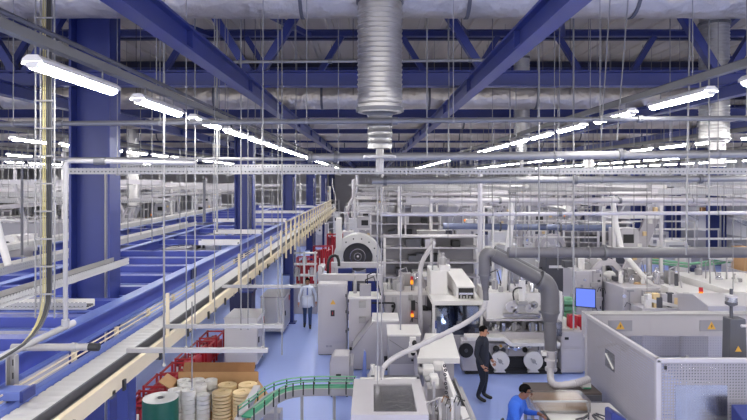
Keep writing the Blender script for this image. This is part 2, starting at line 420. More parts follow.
hpipe('sprinkler_pipe','thin sprinkler pipe high up across the hall under the nearest truss, right','pipe',9.4,61,60,396,500,.024,PIPEG,(470,),1.5)
hpipe('water_pipe','white water pipe across the right half, level with the machine tops','pipe',11.5,214.5,212.5,380,830,.036,LGREY,(560,),3.0)
hpipe('steel_pipe','grey steel pipe just below the perforated tray on the right half','pipe',11.0,181,178,372,830,.06,PIPEG,(385,575,700),2.6,12)
hpipe('steel_pipe','white insulated pipe behind the grey one, right half','pipe',16.45,200.5,200.5,430,780,.06,LGREY,(500,620),4)
hpipe('steel_pipe','thin white pipe on the right just above the white insulated one','pipe',17.5,194.5,192.5,400,820,.05,LGREY,(),4)
hpipe('steel_pipe','blue-grey pipe far behind the vertical white pipe','pipe',24.6,226,228,443,612,.13,mat('blue_grey_pipe',(112,120,150),.4,.2),(500,560),4)
hpipe('big_suction_pipe','long thick grey suction pipe across the right side over the machines','pipe',13.6,252.5,252.5,508,830,.122,DUCTG,(604,),3.4,18)

def htray(label, y, z, x0, x1, w=.25, h=.07, m=None, side=None, hang=1.6, name='cable_tray', group='cable trays across the hall', cables=True):
    t = wthing(name, label, 'cable tray', ((x0+x1)/2,y,z), group)
    q = MB(); q.box(x0,x1,y-w/2,y+w/2,z,z+.006); q.box(x0,x1,y+w/2-.006,y+w/2,z,z+h); q.build('tray', m or ZINC, t)
    MB().box(x0,x1,y-w/2-.004,y-w/2,z-.01,z+h).build('slotted_side', side or SLOT, t)
    if cables:
        each('cable', DGREY, t, [MB().tube([(x0,y-w/4+i*w/4,z+.03),(x1,y-w/4+i*w/4,z+.03)], .016, 5) for i in range(3)])
    if hang:
        n = max(2,int((x1-x0)/hang))
        for i in range(n):
            q = MB()
            xx = x0+(i+.5)*(x1-x0)/n
            q.tube([(xx,y-w/2-.01,z),(xx,y-w/2-.01,9.4)], .006, 5)
            q.box(xx-.02,xx+.02,y-w/2-.02,y+w/2+.02,z-.03,z)
            q.build('hanger', RODM, t)
    return t
htray('white perforated cable tray across the whole hall just below the thick pipe', 9.4, CH+.10, X(66,9.4), X(830,9.4), .22, .085)
htray('white cable tray on the left between the lamps and the column', 12.5, CH+.25, -12, X(335,12.5), .2, .07)

# long rods hanging in front, singly
def rod(px, py0, py1, d, r, lb, m=RODM, px2=None):
    if 0 < py0 < 130: d = max(10, round(d/5)*5)          # hangs from the lower chord of a truss
    a, b = W(px,py0,d), W(px2 if px2 is not None else px,py1,d)
    if 0 < py0 < 130: a.z = 6.95
    if py0 <= 0: 
        k = (9.4-a.z)/(a.z-b.z); a = a + (a-b)*k
    tag(MB().tube([a,b], r, 6).build('suspension_rod', m), lb, 'rod', 'suspension rods')
rod(164,0,352,7.0,.012,'long vertical rod hanging right of the nearest blue column')
rod(195,0,330,9.0,.010,'thin vertical rod hanging between the two nearest lamps on the left')
rod(217,0,232,9.0,.016,'thicker vertical rod hanging near the second lamp, left side')
rod(241,0,330,8.95,.010,'vertical rod hanging just right of the second blue column')
rod(248,60,330,10,.008,'very thin rod behind the one right of the second column')
rod(282,0,355,8.95,.009,'thin vertical rod hanging left of the walking man')
rod(427,0,158,8.95,.012,'vertical rod just right of the spiral duct')
rod(510,36,250,9.0,.009,'thin rod hanging beside the right-hand blue girder')
rod(516,66,260,9.6,.007,'very thin rod one step right of the girder rod')
rod(539,0,262,9.0,.013,'vertical rod crossing the right-hand blue girder')
rod(558,48,270,10.2,.008,'thin rod right of the girder, behind the suction pipe')
rod(573.5,0,330,9.4,.014,'thick vertical rod left of the slanted pair of wires')
rod(610,0,140,7.6,.008,'left wire of the slanted pair on the right',RODM,601)
rod(628,0,140,7.6,.008,'right wire of the slanted pair on the right',RODM,617)
rod(690,0,255,8.95,.013,'thick vertical rod in front of the right-hand lamp',RODM,686)
rod(709,0,258,8.95,.013,'vertical rod at the inner end of the right-hand lamp')
rod(377.5,172,392,11.2,.014,'left pole of the white pair above the front machine',ZINC)
rod(381.5,172,380,11.4,.011,'right pole of the white pair above the front machine',ZINC)
rod(400.5,176,330,13,.016,'slim dark pole beside the white pole pair',MGREY)
rod(480,170,252,14.6,.06,'thick white vertical pipe above the grey suction duct',LGREY)

# ------------------------------------------------------------------ steel platform and overhead conveyor on the left
PZ = CH-1.84
def plat_rail(x, y0, y1, lb, h=.30, w=.20, z=PZ, m=PBLUE_LIT):
    t = wthing('platform_rail', lb, 'steel beam', (x,y0,z-h), 'platform rails')
    MB().box(x-w/2,x+w/2,y0,y1,z-.025,z).build('upper_flange', BLUEL, t)
    MB().box(x-w/2,x+w/2,y0,y1,z-h,z-h+.025).build('lower_flange', BLUEL, t)
    MB().box(x-.012,x+.012,y0,y1,z-h+.025,z-.025).build('web', m, t)
    each('splice_plate', NAVY, t, [MB().box(x+.012,x+.035,y,y+.35,z-h+.04,z-.04) for y in (12.7,24.5,36.5) if y0 < y < y1])
plat_rail(-3.85, 4.2, 48, 'long blue I-beam rail of the platform right beside the roller conveyor')
plat_rail(-6.6, 7, 48, 'blue I-beam rail in the middle of the platform left of the columns')
plat_rail(-9.3, 9, 48, 'blue I-beam rail on the far left edge of the platform')
k = 0
for y in [6.1,7.0,8.1,9.2,10.4,11.6,12.9,14.2,15.6,18.6,20.0,22.8,24.4,28.4,30.6,32.8,35.4,38.0,41.0,44.0]:
    k += 1
    t = wthing('platform_beam', '%s blue cross beam from the viewer lying across the steel platform' % nth(k), 'steel beam', (-6.6,y,PZ-.2), 'platform cross beams')
    MB().box(-9.2,-3.97,y-.02,y+.20,PZ-.03,PZ-.01).build('upper_flange', PBLUE_LIT, t)
    MB().box(-9.2,-3.97,y-.10,y+.02,PZ-.17,PZ-.15).build('lower_flange', BLUEL, t)
    MB().box(-9.2,-3.97,y-.02,y+.0,PZ-.15,PZ-.03).build('web', PBLUE_LIT, t)
for i in range(9):
    y0 = 5+5*i
    tag(MB().box(-9.2,-6.7,y0,y0+4.96,PZ-.26,PZ-.23).build('deck_sheet', NAVY), '%s blue sheet-metal deck panel from the viewer under the platform beams' % nth(i+1), 'deck panel', 'platform deck sheets')
for i, (y, x0) in enumerate([(17.1,-4.9),(20.6,-5.4),(26.5,-7.0),(33.5,-7.2),(40,-7.5)]):
    htray('white cable tray lying across the blue platform, %s from the viewer' % nth(i+1), y, PZ+.01, x0, -3.8, .3, .12, WHITE, WHITE, 0, 'platform_cable_tray', 'trays across the platform')
htray('grey slotted cable tray ending at the blue rail near the front of the platform', 8.75, PZ-.015, -8.6, -4.1, .25, .1, WHITE, SLOT, 0, 'platform_cable_tray', 'trays across the platform')

def long_tray(lb, x, z, y0, y1, w=.3, h=.1, hang=2.2, m=None, side=None, group='cable trays running away'):
    t = wthing('cable_tray', lb, 'cable tray', (x,y0,z), group)
    q = MB(); q.box(x-w/2,x+w/2,y0,y1,z,z+.006); q.box(x-w/2,x-w/2+.006,y0,y1,z,z+h); q.build('tray', m or ZINC, t)
    MB().box(x+w/2-.006 if x < 0 else x-w/2-.002, x+w/2+.002 if x < 0 else x-w/2+.006, y0,y1,z-.01,z+h).build('slotted_side', side or SLOTY, t)
    each('cable', DGREY, t, [MB().tube([(x+j*w/4,y0+.05,z+.03),(x+j*w/4,y1-.05,z+.03)], .02, 5) for j in (-1,0,1)])
    if hang:
        n = max(2,int((y1-y0)/hang))
        each('hanger', ZINC, t, [MB().tube([(x-w/2-.01,y0+(i+.5)*(y1-y0)/n,z),(x-w/2-.01,y0+(i+.5)*(y1-y0)/n,9.4)], .006, 5) for i in range(n)])
    return t
long_tray('wide white cable tray on the platform running past the foot of the nearest blue column', -4.22, CH-1.40, 5.2, 10.1, .26, .10, 0, ZINC, SLOTY)
long_tray('slotted white cable tray beyond the nearest column above the platform on the left', -6.0, CH-1.50, 8.6, 20.0, .3, .12, 0, WHITE)
long_tray('white cable tray on the outer left side of the platform', -8.4, CH-1.6, 11, 34, .3, .12, 0, WHITE)

# roller conveyor
t = wthing('roller_conveyor', 'long overhead roller conveyor with cream side beam running away on the left', 'conveyor', (-3.2,24,0))
bx0, bx1, bz, y0, y1 = -3.27, -2.96, CH-2.10, 4.2, 46.0
pr = []; y = y0
while y < y1: pr += [(y,bz-.015),(y+.03,bz),(y+.125,bz),(y+.14,bz-.015)]; y += .15
n = len(pr)
MB().add([(bx0,a,b) for a,b in pr]+[(bx1,a,b) for a,b in pr], [(i,i+1,n+i+1,n+i) for i in range(n-1)]).build('roller_bed', BELT, t)
MB().box(bx0-.13,bx0-.05,y0,y1,bz-.14,bz+.03).build('left_stringer', BLUEL, t)
MB().box(bx1,bx1+.025,y0,y1,bz-.16,bz+.015).build('right_stringer', DGREY, t)
MB().box(bx1+.03,-2.84,y0,y1,bz-.12,bz-.08).build('gap_shade_strip', DGREY, t)  # dark strip standing in for the shaded gap between bed and side beam
MB().box(-2.83,-2.77,y0,y1,CH-2.30,CH-2.125).build('side_beam', CREAM, t)
MB().tube([(-3.42,y0,CH-2.05),(-3.42,y1,CH-2.05)], .010, 6).build('guard_rail', CREAM, t)
MB().tube([(-3.42,y0,CH-1.99),(-3.42,y1,CH-1.99)], .009, 6).build('guard_rail', CREAM, t)
each('guard_post', CREAM, t, [MB().box(-3.46,-3.42,4.6+1.15*k,4.66+1.15*k,bz-.35,CH-1.98) for k in range(34)])
each('side_post', CREAM, t, [MB().box(-2.82,-2.78,yy,yy+.04,CH-2.2,CH-1.55) for yy in (8.2,10.4,12.6,14.6,16.6,18.4)])
each('cross_bearer', DGREY, t, [MB().box(-3.42,-2.77,5+1.4*k,5.08+1.4*k,bz-.24,bz-.16) for k in range(28)])
for yy in (7.3,22.6,30.0,37.4):
    g = MB().box(-3.1,-2.97,yy,yy+.25,0,CH-2.26); g.box(-3.2,-2.87,yy-.1,yy+.35,0,.03); g.build('leg', BLUE, t)
each('bracket', BLACK, t, [MB().box(-2.77,-2.745,5.5+1.15*k,5.56+1.15*k,CH-2.34,CH-2.22) for k in range(16)])
# handrail on the far part of the conveyor
t2 = wthing('handrail', 'cream handrail along the far part of the roller conveyor', 'handrail', (-2.7,19,CH-2.2))
each('rail', CREAM, t2, [MB().tube([(-2.66,18.6,CH-zz),(-2.66,40,CH-zz)], .022, 6) for zz in (1.30,1.72)])
each('post', CREAM, t2, [MB().box(-2.69,-2.64,18.6+1.07*k,18.65+1.07*k,CH-2.42,CH-1.28) for k in range(20)])
# bars hung below the conveyor, in front of it
for i, (y, px0, px1, lb) in enumerate([(7.06,127,268,'nearest white square bar hung crosswise over the box of reels'),(8.22,165,283,'second white square bar hung crosswise over the white cart'),(11.3,222,301,'farthest white square bar hung crosswise left of the walking man')]):
    t = wthing('hung_bar', lb, 'bar', (X(.5*(px0+px1),y),y,CH-2.03), 'white bars hung on rods')
    MB().box(X(px0,y),X(px1,y),y-.03,y+.03,CH-2.03,CH-1.975).build('bar', ZINC, t, .006)
    for px in (px0+ (px1-px0)*.42, px1-5):
        MB().tube([(X(px,y),y,CH-1.98),(X(px,y),y,CH+2.26 if i == 1 else 9.4)], .007, 5).build('rod', RODM, t)
        MB().lathe((X(px,y),y,CH-1.98), [(.014,0),(.02,.01),(.02,.02),(.010,.03)], 10).build('nut', ZINC, t)
for i, (px, d, y0p, lb) in enumerate([(192,7.4,352,'first thin rod with a bell-shaped foot hanging over the green drum'),(133,6.8,420,'thin rod hanging at the corner of the conveyor, lower left')]):
    a = W(px,y0p+38,d) if i == 0 else W(164,366,d)
    t = wthing('plumb_rod', lb, 'rod', tuple(a))
    MB().tube([(a.x,a.y,a.z),(a.x,a.y,CH-1.5)], .008, 6).build('rod', RODM, t)
    MB().lathe(tuple(a), [(.02,0),(.02,.015),(.010,.035)], 10).build('foot', ZINC, t)

# near left: cable ladder, pole, pipes
t = wthing('cable_ladder', 'upright cable ladder with yellow and black cables in front of the blue column', 'cable ladder', (X(45,5),5.0,Z(322,5)))
for px in (35.5,40.5,54.5): MB().tube([W(px,-95,5.0),W(px,318,5.0)], .007, 6).build('side_rail', RODM, t)
each('rung', RODM, t, [MB().box(X(35,5),X(55.5,5),4.985,5.0,Z(18+27.6*k,5)-.006,Z(18+27.6*k,5)+.006) for k in range(11)])
for q, (px, r, m) in enumerate([(43.2,.006,YELLOW),(45.2,.005,YELLOW),(47.6,.010,BLACK),(49.8,.011,BLACK),(51.6,.006,DGREY)]):
    pts = [W(px,-90,5.02), W(px,150,5.02), W(px,280,5.02)] + arc(W(px,290,5.02), W(px-1,332,4.95), W(12,352,4.6), 6) + [W(-40,383,4.3)]
    MB().tube(pts, r, 8).build('cable', m, t)
t = wthing('pipe_post', 'grey pipe post with an elbow beside the cable ladder', 'pipe', (X(65.5,5.5),5.5,Z(326,5.5)))
MB().tube([W(65.5,326,5.5),W(65.5,172,5.5)]+arc(W(65.5,170,5.5),W(65.5,161,5.5),W(72,161,5.5),5)+[W(196,163,5.5)], .021, 10).build('pipe', ZINC, t)
MB().cyl((X(100,5.5)-.05,5.5,Z(161.5,5.5)), .032, .1, 'x', 12).build('coupling', GALVD, t)
MB().cyl(W(65.5,326,5.5), .035, .06, 'z', 12).build('base_socket', ZINC, t)
t = wthing('handrail', 'round grey handrail slanting into the lower left corner', 'handrail', (-3.34,5.4,CH-1.63))
MB().tube([(-3.345,4.6,CH-1.60),(-3.345,6.6,CH-1.60)], .030, 10).build('rail', ZINC, t)
MB().tube([(-3.345,6.55,CH-1.60),(-3.345,6.72,CH-1.60)], .036, 10).build('end_socket', LGREY, t)
t = wthing('round_bar', 'horizontal grey tube with a black end cap over the roller conveyor, lower left', 'tube', (X(56,5.95),5.95,CH-1.68))
MB().tube([W(12,347.5,5.95),W(90,347,5.95)], .036, 14).build('tube', ZINC, t)
MB().tube([W(89,347,5.95),W(99,347,5.95)], .039, 14).build('end_cap', BLACK, t)
MB().ring((X(72,5.95),5.95,Z(347.2,5.95)), .03, .046, .04, 'x', 14).build('collar', ZINC, t)
t = wthing('strut_post', 'upright slotted steel strut at the lower left corner', 'post', (X(12,5.9),5.9,CH-2.9))
g = MB().box(X(8,5.9),X(17,5.9),5.92,5.93,CH-2.9,CH-1.72); g.box(X(8,5.9),X(9,5.9),5.86,5.92,CH-2.9,CH-1.72); g.box(X(16,5.9),X(17,5.9),5.86,5.92,CH-2.9,CH-1.72); g.build('channel', ZINC, t)
each('slot', BLACK, t, [MB().box(X(11.4,5.9),X(13.6,5.9),5.912,5.919,CH-1.83-.13*k,CH-1.77-.13*k) for k in range(8)])
t = wthing('blue_channel', 'short light blue channel reaching in at the lower left edge', 'channel', (X(10,5.7),5.7,CH-1.99))
MB().box(X(-30,5.7),X(31,5.7),5.55,5.75,CH-2.05,CH-1.965).build('channel', BLUEL, t, .01)
MB().box(X(29,5.7),X(32.5,5.7),5.54,5.76,CH-2.06,CH-1.955).build('end_plate', BLUE, t, .008)
tag(MB().box(X(26,6.0),X(33,6.0),5.98,6.05,CH-3.0,Z(395,6.0)).build('cream_post', CREAM), 'short cream post standing below the light blue channel in the lower left corner', 'post')

# ------------------------------------------------------------------ floor level, left
# red racks of hanging strips below the conveyor
def red_rack(x, y, w, h, lb, n=9, dpt=.5):
    t = wthing('red_rack', lb, 'rack', (x,y,0), 'red racks under the conveyor')
    g = MB()
    for a in (x-w/2,x+w/2):
        for b in (y,y+dpt): g.box(a-.025,a+.025,b-.025,b+.025,0,h)
    for zz in (.15,h-.03): 
        g.box(x-w/2,x+w/2,y-.02,y+.02,zz-.02,zz+.02); g.box(x-w/2,x+w/2,y+dpt-.02,y+dpt+.02,zz-.02,zz+.02)
        g.box(x-w/2-.02,x-w/2+.02,y,y+dpt,zz-.02,zz+.02); g.box(x+w/2-.02,x+w/2+.02,y,y+dpt,zz-.02,zz+.02)
    g.build('frame', RED, t)
    rn = random.Random(int(x*100+y*10))
    for k in range(n):
        xx = x-w/2+(k+.5)*w/n; z1 = h-.08-rn.random()*.15; z0 = .05+rn.random()*.12
        MB().box(xx-w/n*.42,xx+w/n*.42,y-.035+rn.uniform(0,.05),y+dpt*.85,z0,z1).build('strip_bundle', RED if rn.random() < .7 else REDD, t, .012)
    each('tag_card', PAPER, t, [MB().box(x-w/2+(k+.3)*w/4,x-w/2+(k+.3)*w/4+.05,y-.055,y-.047,h*.45,h*.7) for k in range(4)])
for k_, lb in enumerate(['red rack of strips at the left edge behind the green drum','red rack of strips left of the cardboard box of reels','red rack of strips behind the left corner of the cardboard box','red rack of strips third before the white cart on the left','red rack of strips directly left of the white cart','red rack of strips behind the one left of the white cart']):
    red_rack(-5.0+.02*k_,12.7+1.05*k_,.5,.66+.03*(k_%2),lb,6,.85)
red_rack(-2.95,27.2,.9,1.9,'red rack of strips beside the far blue legs, nearer one',8)
red_rack(-2.55,30.8,.9,2.0,'red rack of strips beside the far blue legs, middle one',8)
red_rack(-2.2,35.5,.9,2.2,'red rack of strips at the far end of the aisle',8)

# green drum
def drum(loc, r, h, m, lb, name='drum', cat='drum'):
    t = wthing(name, lb, cat, loc); x, y, z = loc
    MB().lathe((x,y,z), [(r*.98,0),(r,.02),(r,h-.03),(r*.98,h)], 32).build('wrap', m, t)
    MB().lathe((x,y,z+h), [(r*.97,0),(r*.97,.012),(r*.25,.012),(r*.22,.0)], 32).build('top_face', PAPER, t)
    MB().lathe((x,y,z+h), [(r*.16,.0),(r*.16,.02)], 20).build('core', DGREY, t)
    for k in range(3): MB().box(x-.02+.05*math.sin(k),x+.10+.03*k,y-r-.004,y-r+.03,z+h*.2+.13*k,z+h*.2+.07+.13*k).build('label', PAPER, t)
    return t
drum((X(160.5,12.2),12.2,.09), .355, .88, GREEND, 'green wrapped reel drum with a white top on the floor, lower left')
tag(MB().box(X(160.5,12.2)-.42,X(160.5,12.2)+.42,11.8,12.6,0,.09).build('pallet', CARDD), 'brown pallet under the green drum', 'pallet')

# cardboard box with reels
bx, by, bw, bd, bh = X(166,13.1), 12.80, 1.86, 1.15, .74
t = wthing('cardboard_box', 'large open cardboard box filled with reels standing by the aisle', 'box', (bx+bw/2,by,0))
g = MB().box(bx,bx+bw,by,by+.02,.10,.14); g.box(bx,bx+bw,by+bd-.02,by+bd,.12,bh+.2); g.box(bx,bx+.02,by,by+bd,.12,bh); g.box(bx+bw-.02,bx+bw,by,by+bd,.12,bh); g.box(bx,bx+bw,by,by+bd,.10,.13); g.build('carton', CARD, t)
MB().bar((bx+.02,by+bd+.0,bh+.2),(bx+bw-.02,by+bd+.0,bh+.2),.02,.02).build('rim', CARDD, t)
MB().prism([(bx+bw,bh),(bx+bw+.30,bh-.42),(bx+bw+.30,bh-.40),(bx+bw,bh+.02)], by+.05, by+bd-.02, 'y').build('flap', CARD, t)
MB().prism([(bx,bh),(bx-.25,bh+.16),(bx-.25,bh+.18),(bx,bh+.02)], by+.55, by+bd-.02, 'y').build('flap', CARD, t)
MB().prism([(by+bd,bh+.2),(by+bd+.12,bh+.38),(by+bd+.14,bh+.38),(by+bd+.02,bh+.2)], bx+.1, bx+bw-.1, 'x').build('flap', CARDD, t)
MB().box(bx,bx+bw,by,by+bd,.02,.10).build('pallet_foot', CARDD, t)
def reel(loc, r, h, m, lb, grp):
    o = MB().lathe(loc, [(r*.35,0),(r,0.004),(r,h-.004),(r*.35,h),(r*.33,h-.015),(r*.3,h-.02)], 22).build('paper_reel', m)
    return tag(o, lb, 'reel', grp)
ri = 0
stk = [(.19,.95,7,'far left'),(.50,.98,7,'far second'),(.80,.96,7,'far middle'),(.33,.64,7,'left middle'),(.65,.62,7,'centre'),(.19,.32,7,'left front'),(.50,.28,7,'front second'),(.82,.28,6,'front middle')]
for (ax, ay, nn, lb) in stk:
    for k in range(nn):
        reel((bx+ax,by+ay,.145+.098*k), .15, .094, PAPER, 'white reel in the %s stack of the cardboard box, %s from the bottom' % (lb, nth(k+1)), 'white reels in the cardboard box')
for si, (ax, ay, nn) in enumerate([(1.24,.24,9),(1.68,.24,9),(1.24,.70,9),(1.70,.72,9)]):
    lb = ('front left','front right','back left','back right')[si]
    for k in range(nn):
        reel((bx+ax,by+ay,.145+.075*k), .21, .062, TAN, 'tan reel in the %s wide stack of the cardboard box, %s from the bottom' % (lb, nth(k+1)), 'tan reels in the cardboard box')

# carts beside the aisle
def cart(x0, x1, y0, y1, h, lb, name='cart', top=WHITE):
    t = wthing(name, lb, 'cart', ((x0+x1)/2,(y0+y1)/2,0))
    MB().box(x0,x1,y0,y1,.14,h-.04).build('body', WHITE, t, .015); MB().box(x0-.02,x1+.02,y0-.02,y1+.02,h-.04,h).build('top', top, t, .01)
    MB().box(x1,x1+.012,y0+.06,y1-.06,.22,h-.14).build('door', LGREY, t, .004)
    MB().box(x1+.012,x1+.04,y0+.12,y0+.18,h*.5,h*.5+.16).build('handle', BLACK, t)
    MB().box(x1+.012,x1+.03,y1-.4,y1-.25,h*.75,h*.88).build('warning_plate', RED, t)
    for a in (x0+.08,x1-.08):
        for b in (y0+.08,y1-.08): MB().cyl((a-.02,b,.07), .07, .04, 'x', 14).build('caster', BLACK, t)
    return t
cart(X(225,17.1)-.02,X(257,17.1),17.1,18.35,1.47,'white cabinet cart on casters at the left of the aisle')
t = cart(X(262,20.8)-.05,X(284,20.8),20.8,22.3,1.35,'grey steel table cart behind the white cabinet cart','table_cart',LGREY)
t = wthing('blue_bin', 'dark blue bin behind the white cabinet cart under the conveyor', 'bin', (-4.2,19.7,0))
MB().prism([(-4.55,.02),(-3.95,.02),(-3.88,1.75),(-4.62,1.75)],19.4,20.0,'y').build('body', NAVY, t, .01); MB().box(-4.66,-3.84,19.36,20.04,1.75,1.81).build('lid', BLUE, t, .01)
t = wthing('tool_board', 'grey machine frame with pipes standing beside the far end of the white cart', 'machine', (-2.9,24.2,0))
MB().box(-3.3,-2.2,24.2,24.9,0,1.1).build('base', LGREY, t, .02); each('post', WHITE, t, [MB().box(a-.04,a+.04,24.3,24.38,1.1,2.5) for a in (-3.2,-2.75,-2.3)])
each('shelf', WHITE, t, [MB().box(-3.25,-2.25,24.25,24.7,z_,z_+.04) for z_ in (1.5,1.95,2.4)])
each('canister', LGREY, t, [MB().lathe((-3.05+.3*k,24.45,1.54+.45*(k%2)), [(.09,0),(.09,.26),(.04,.32)], 12) for k in range(3)])

# ------------------------------------------------------------------ green chain conveyor
zc = .95
path = [(X(246,11.3),11.3),(-2.18,11.9),(-2.06,12.35),(-1.85,12.68),(-1.5,12.86),(-1.1,12.9),(-.55,12.9),(-.34,12.9)]
sm = []
for i in range(len(path)-1):
    p0 = Vector(path[max(i-1,0)]); p1 = Vector(path[i]); p2 = Vector(path[i+1]); p3 = Vector(path[min(i+2,len(path)-1)])
    for q in range(6):
        u = q/6; sm.append(.5*((2*p1)+(p2-p0)*u+(2*p0-5*p1+4*p2-p3)*u*u+(3*p1-p0-3*p2+p3)*u**3))
sm.append(Vector(path[-1]))
def offs(d):
    out = []
    for i, p in enumerate(sm):
        tg = (sm[min(i+1,len(sm)-1)]-sm[max(i-1,0)]).normalized(); out.append(Vector((p.x-tg.y*d, p.y+tg.x*d)))
    return out
t = wthing('chain_conveyor', 'curved green chain conveyor running into the front machine', 'conveyor', (X(300,12.8),12.8,0))
def band(da, db, z0, z1, nm, m):
    a, b = offs(da), offs(db); n = len(a); vs = [(p.x,p.y,z0) for p in a]+[(p.x,p.y,z0) for p in b]+[(p.x,p.y,z1) for p in a]+[(p.x,p.y,z1) for p in b]
    fs = []
    for i in range(n-1): fs += [(i,i+1,n+i+1,n+i),(2*n+i,2*n+i+1,3*n+i+1,3*n+i),(i,i+1,2*n+i+1,2*n+i),(n+i,n+i+1,3*n+i+1,3*n+i)]
    fs += [(0,n,3*n,2*n),(n-1,2*n-1,4*n-1,3*n-1)]
    MB().add(vs,fs).build(nm, m, t)
band(-.10,.10,zc-.03,zc,'chain',GREEN); band(-.15,-.11,zc-.14,zc+.01,'side_plate',ZINC); band(.11,.15,zc-.14,zc+.01,'side_plate',ZINC)
for s_ in (-.16,.16):
    for zz in (.10,.17):
        MB().tube([(p.x,p.y,zc+zz) for p in offs(s_)], .014, 6).build('guide_rail', GREENP if zz > .12 else GREEN, t)
for i in range(0, len(sm), 4):
    for s_ in (-.17,.17):
        p = offs(s_)[i]; MB().box(p.x-.012,p.x+.012,p.y-.012,p.y+.012,zc-.1,zc+.18).build('bracket', BLACK, t)
for i in (2,14,24,33):
    p = sm[i]; g = MB().box(p.x-.03,p.x+.03,p.y-.03,p.y+.03,.02,zc-.14); g.box(p.x-.2,p.x+.2,p.y-.05,p.y+.05,0,.03); g.build('leg', ZINC, t)
tag(MB().box(X(244,11.9)-.04,X(244,11.9)+.10,11.2,13.1,.80,.92).build('side_channel', LGREY), 'light grey channel beside the green chain conveyor by the box', 'channel')
tag(MB().box(X(264,13.2),X(281,13.2),13.1,13.45,.02,.30).build('step_box', MGREY), 'small grey step box on the floor inside the conveyor bend', 'step')

# ------------------------------------------------------------------ machines in the middle
def fx(px0, px1, py0, py1, d):       # front face given in the photograph at distance d -> x0, x1, z0, z1
    return X(px0,d), X(px1,d), Z(py1,d), Z(py0,d)
def hinge_set(t, x, y, zs, m=BLACK):
    each('hinge', m, t, [MB().box(x-.015,x+.015,y-.02,y,z,z+.09) for z in zs])
def triangle(t, x, y, z, s=.07, m=AMBER):
    MB().prism([(x-s,z-s*.8),(x+s,z-s*.8),(x,z+s)], y-.006, y, 'y').build('warning_triangle', m, t)

# electrical cabinet
x0, x1, z0, z1 = fx(318,347,284,355,18.5); y = 18.5
t = wthing('electrical_cabinet', 'tall grey electrical cabinet with a yellow warning sign beside the aisle', 'cabinet', ((x0+x1)/2,y+.3,0))
MB().box(x0,x1,y,y+.6,.02,z1).build('body', LGREY, t, .012)
MB().box(x0+.07,x1-.03,y-.025,y,.42,z1-.05).build('door', LGREY, t, .006)
MB().box(x0+.07,x1-.03,y-.02,y,.06,.38).build('plinth_panel', LGREY, t, .006)
MB().box(x0+.02,x1-.02,y+.02,y+.55,0,.04).build('foot', BLACK, t)
xc = X(333,y); triangle(t, xc, y-.025, Z(302,y), .085)
sw = MB().box(xc-.07,xc+.05,y-.04,y-.025,Z(316,y),Z(310,y)).build('main_switch', BLACK, t)
MB().box(xc-.02,xc+.0,y-.055,y-.04,Z(314.5,y),Z(311.5,y)).build('switch_lever', RED, sw)
each('vent_mark', MGREY, t, [MB().box(X(326+3.4*k,y),X(328.6+3.4*k,y),y-.026,y-.018,Z(347,y),Z(345,y)) for k in range(2)])
hinge_set(t, x1-.03, y-.02, (.7,1.3,1.8))
# white framed cabinet beside it
x0, x1, z0, z1 = fx(348.5,371,299,352,17.9); y = 17.9
t = wthing('control_cabinet', 'light grey control cabinet with a white top and two grey boxes on its door', 'cabinet', ((x0+x1)/2,y+.4,0))
MB().box(x0,x1,y,y+.8,.03,z1).build('body', LGREY, t, .01)
MB().box(x0-.02,X(381,y),y-.05,y+.85,z1,z1+.07).build('top', WHITE, t, .01)
for py in (304,319.5): MB().box(X(359,y),X(366,y),y-.12,y,Z(py+3,y),Z(py-3,y)).build('grey_box', ZINC, t, .01)
each('label_strip', MGREY, t, [MB().box(X(351.5,y),X(356.5,y),y-.006,y,Z(342.4+2*k,y),Z(341.2+2*k,y)) for k in range(3)])
MB().box(X(349.5,y),X(358,y),y-.04,y,Z(350,y),Z(347,y)).build('display', BLACK, t)
hinge_set(t, x0, y-.0, (.9,1.4,1.75))
# slanting grey housing
y = 17.0
t = wthing('machine_housing', 'grey slanting machine housing right of the white-topped control cabinet', 'machine', (X(380,y),y+.5,0))
MB().prism([(X(350,y),.03),(X(398,y),.03),(X(398,y),Z(322,y)),(X(373,y),Z(322,y)),(X(352,y),Z(350,y))], y, y+.9, 'y').build('body', LGREY, t, .012)
MB().box(X(372,y),X(399,y),y-.03,y+.95,Z(322,y),Z(320,y)).build('lid', WHITE, t, .008)
MB().bar((X(373,y),y-.006,Z(323,y)),(X(352,y),y-.006,Z(350,y)),.012,.03,(0,1,0)).build('seam', MGREY, t)
MB().box(X(384,y),X(391,y),y-.015,y,Z(370,y),Z(356,y)).build('dark_vent', BLACK, t)
# grey box with a white lid
y = 15.5; x0, x1, z0, z1 = fx(388.5,420,335,400,y)
t = wthing('machine_housing', 'grey box-shaped machine housing with a white lid in front of the slanting one', 'machine', ((x0+x1)/2,y+.5,0))
MB().box(x0,x1,y,y+1.05,.03,z1-.03).build('body', MGREY, t, .012); MB().box(x0-.03,x1+.03,y-.03,y+1.08,z1-.03,z1+.02).build('lid', WHITE, t, .01)
MB().bar((x0+.02,y-.005,z1-.12),(x1-.02,y-.005,z1-.62),.008,.02,(0,1,0)).build('crease', DGREY, t)
MB().box(x0+.03,x1-.03,y-.012,y,.3,z1-.75).build('lower_panel', LGREY, t, .004); MB().cyl((x1-.2,y-.03,.75), .03, .03, 'y', 12).build('knob', BLACK, t)
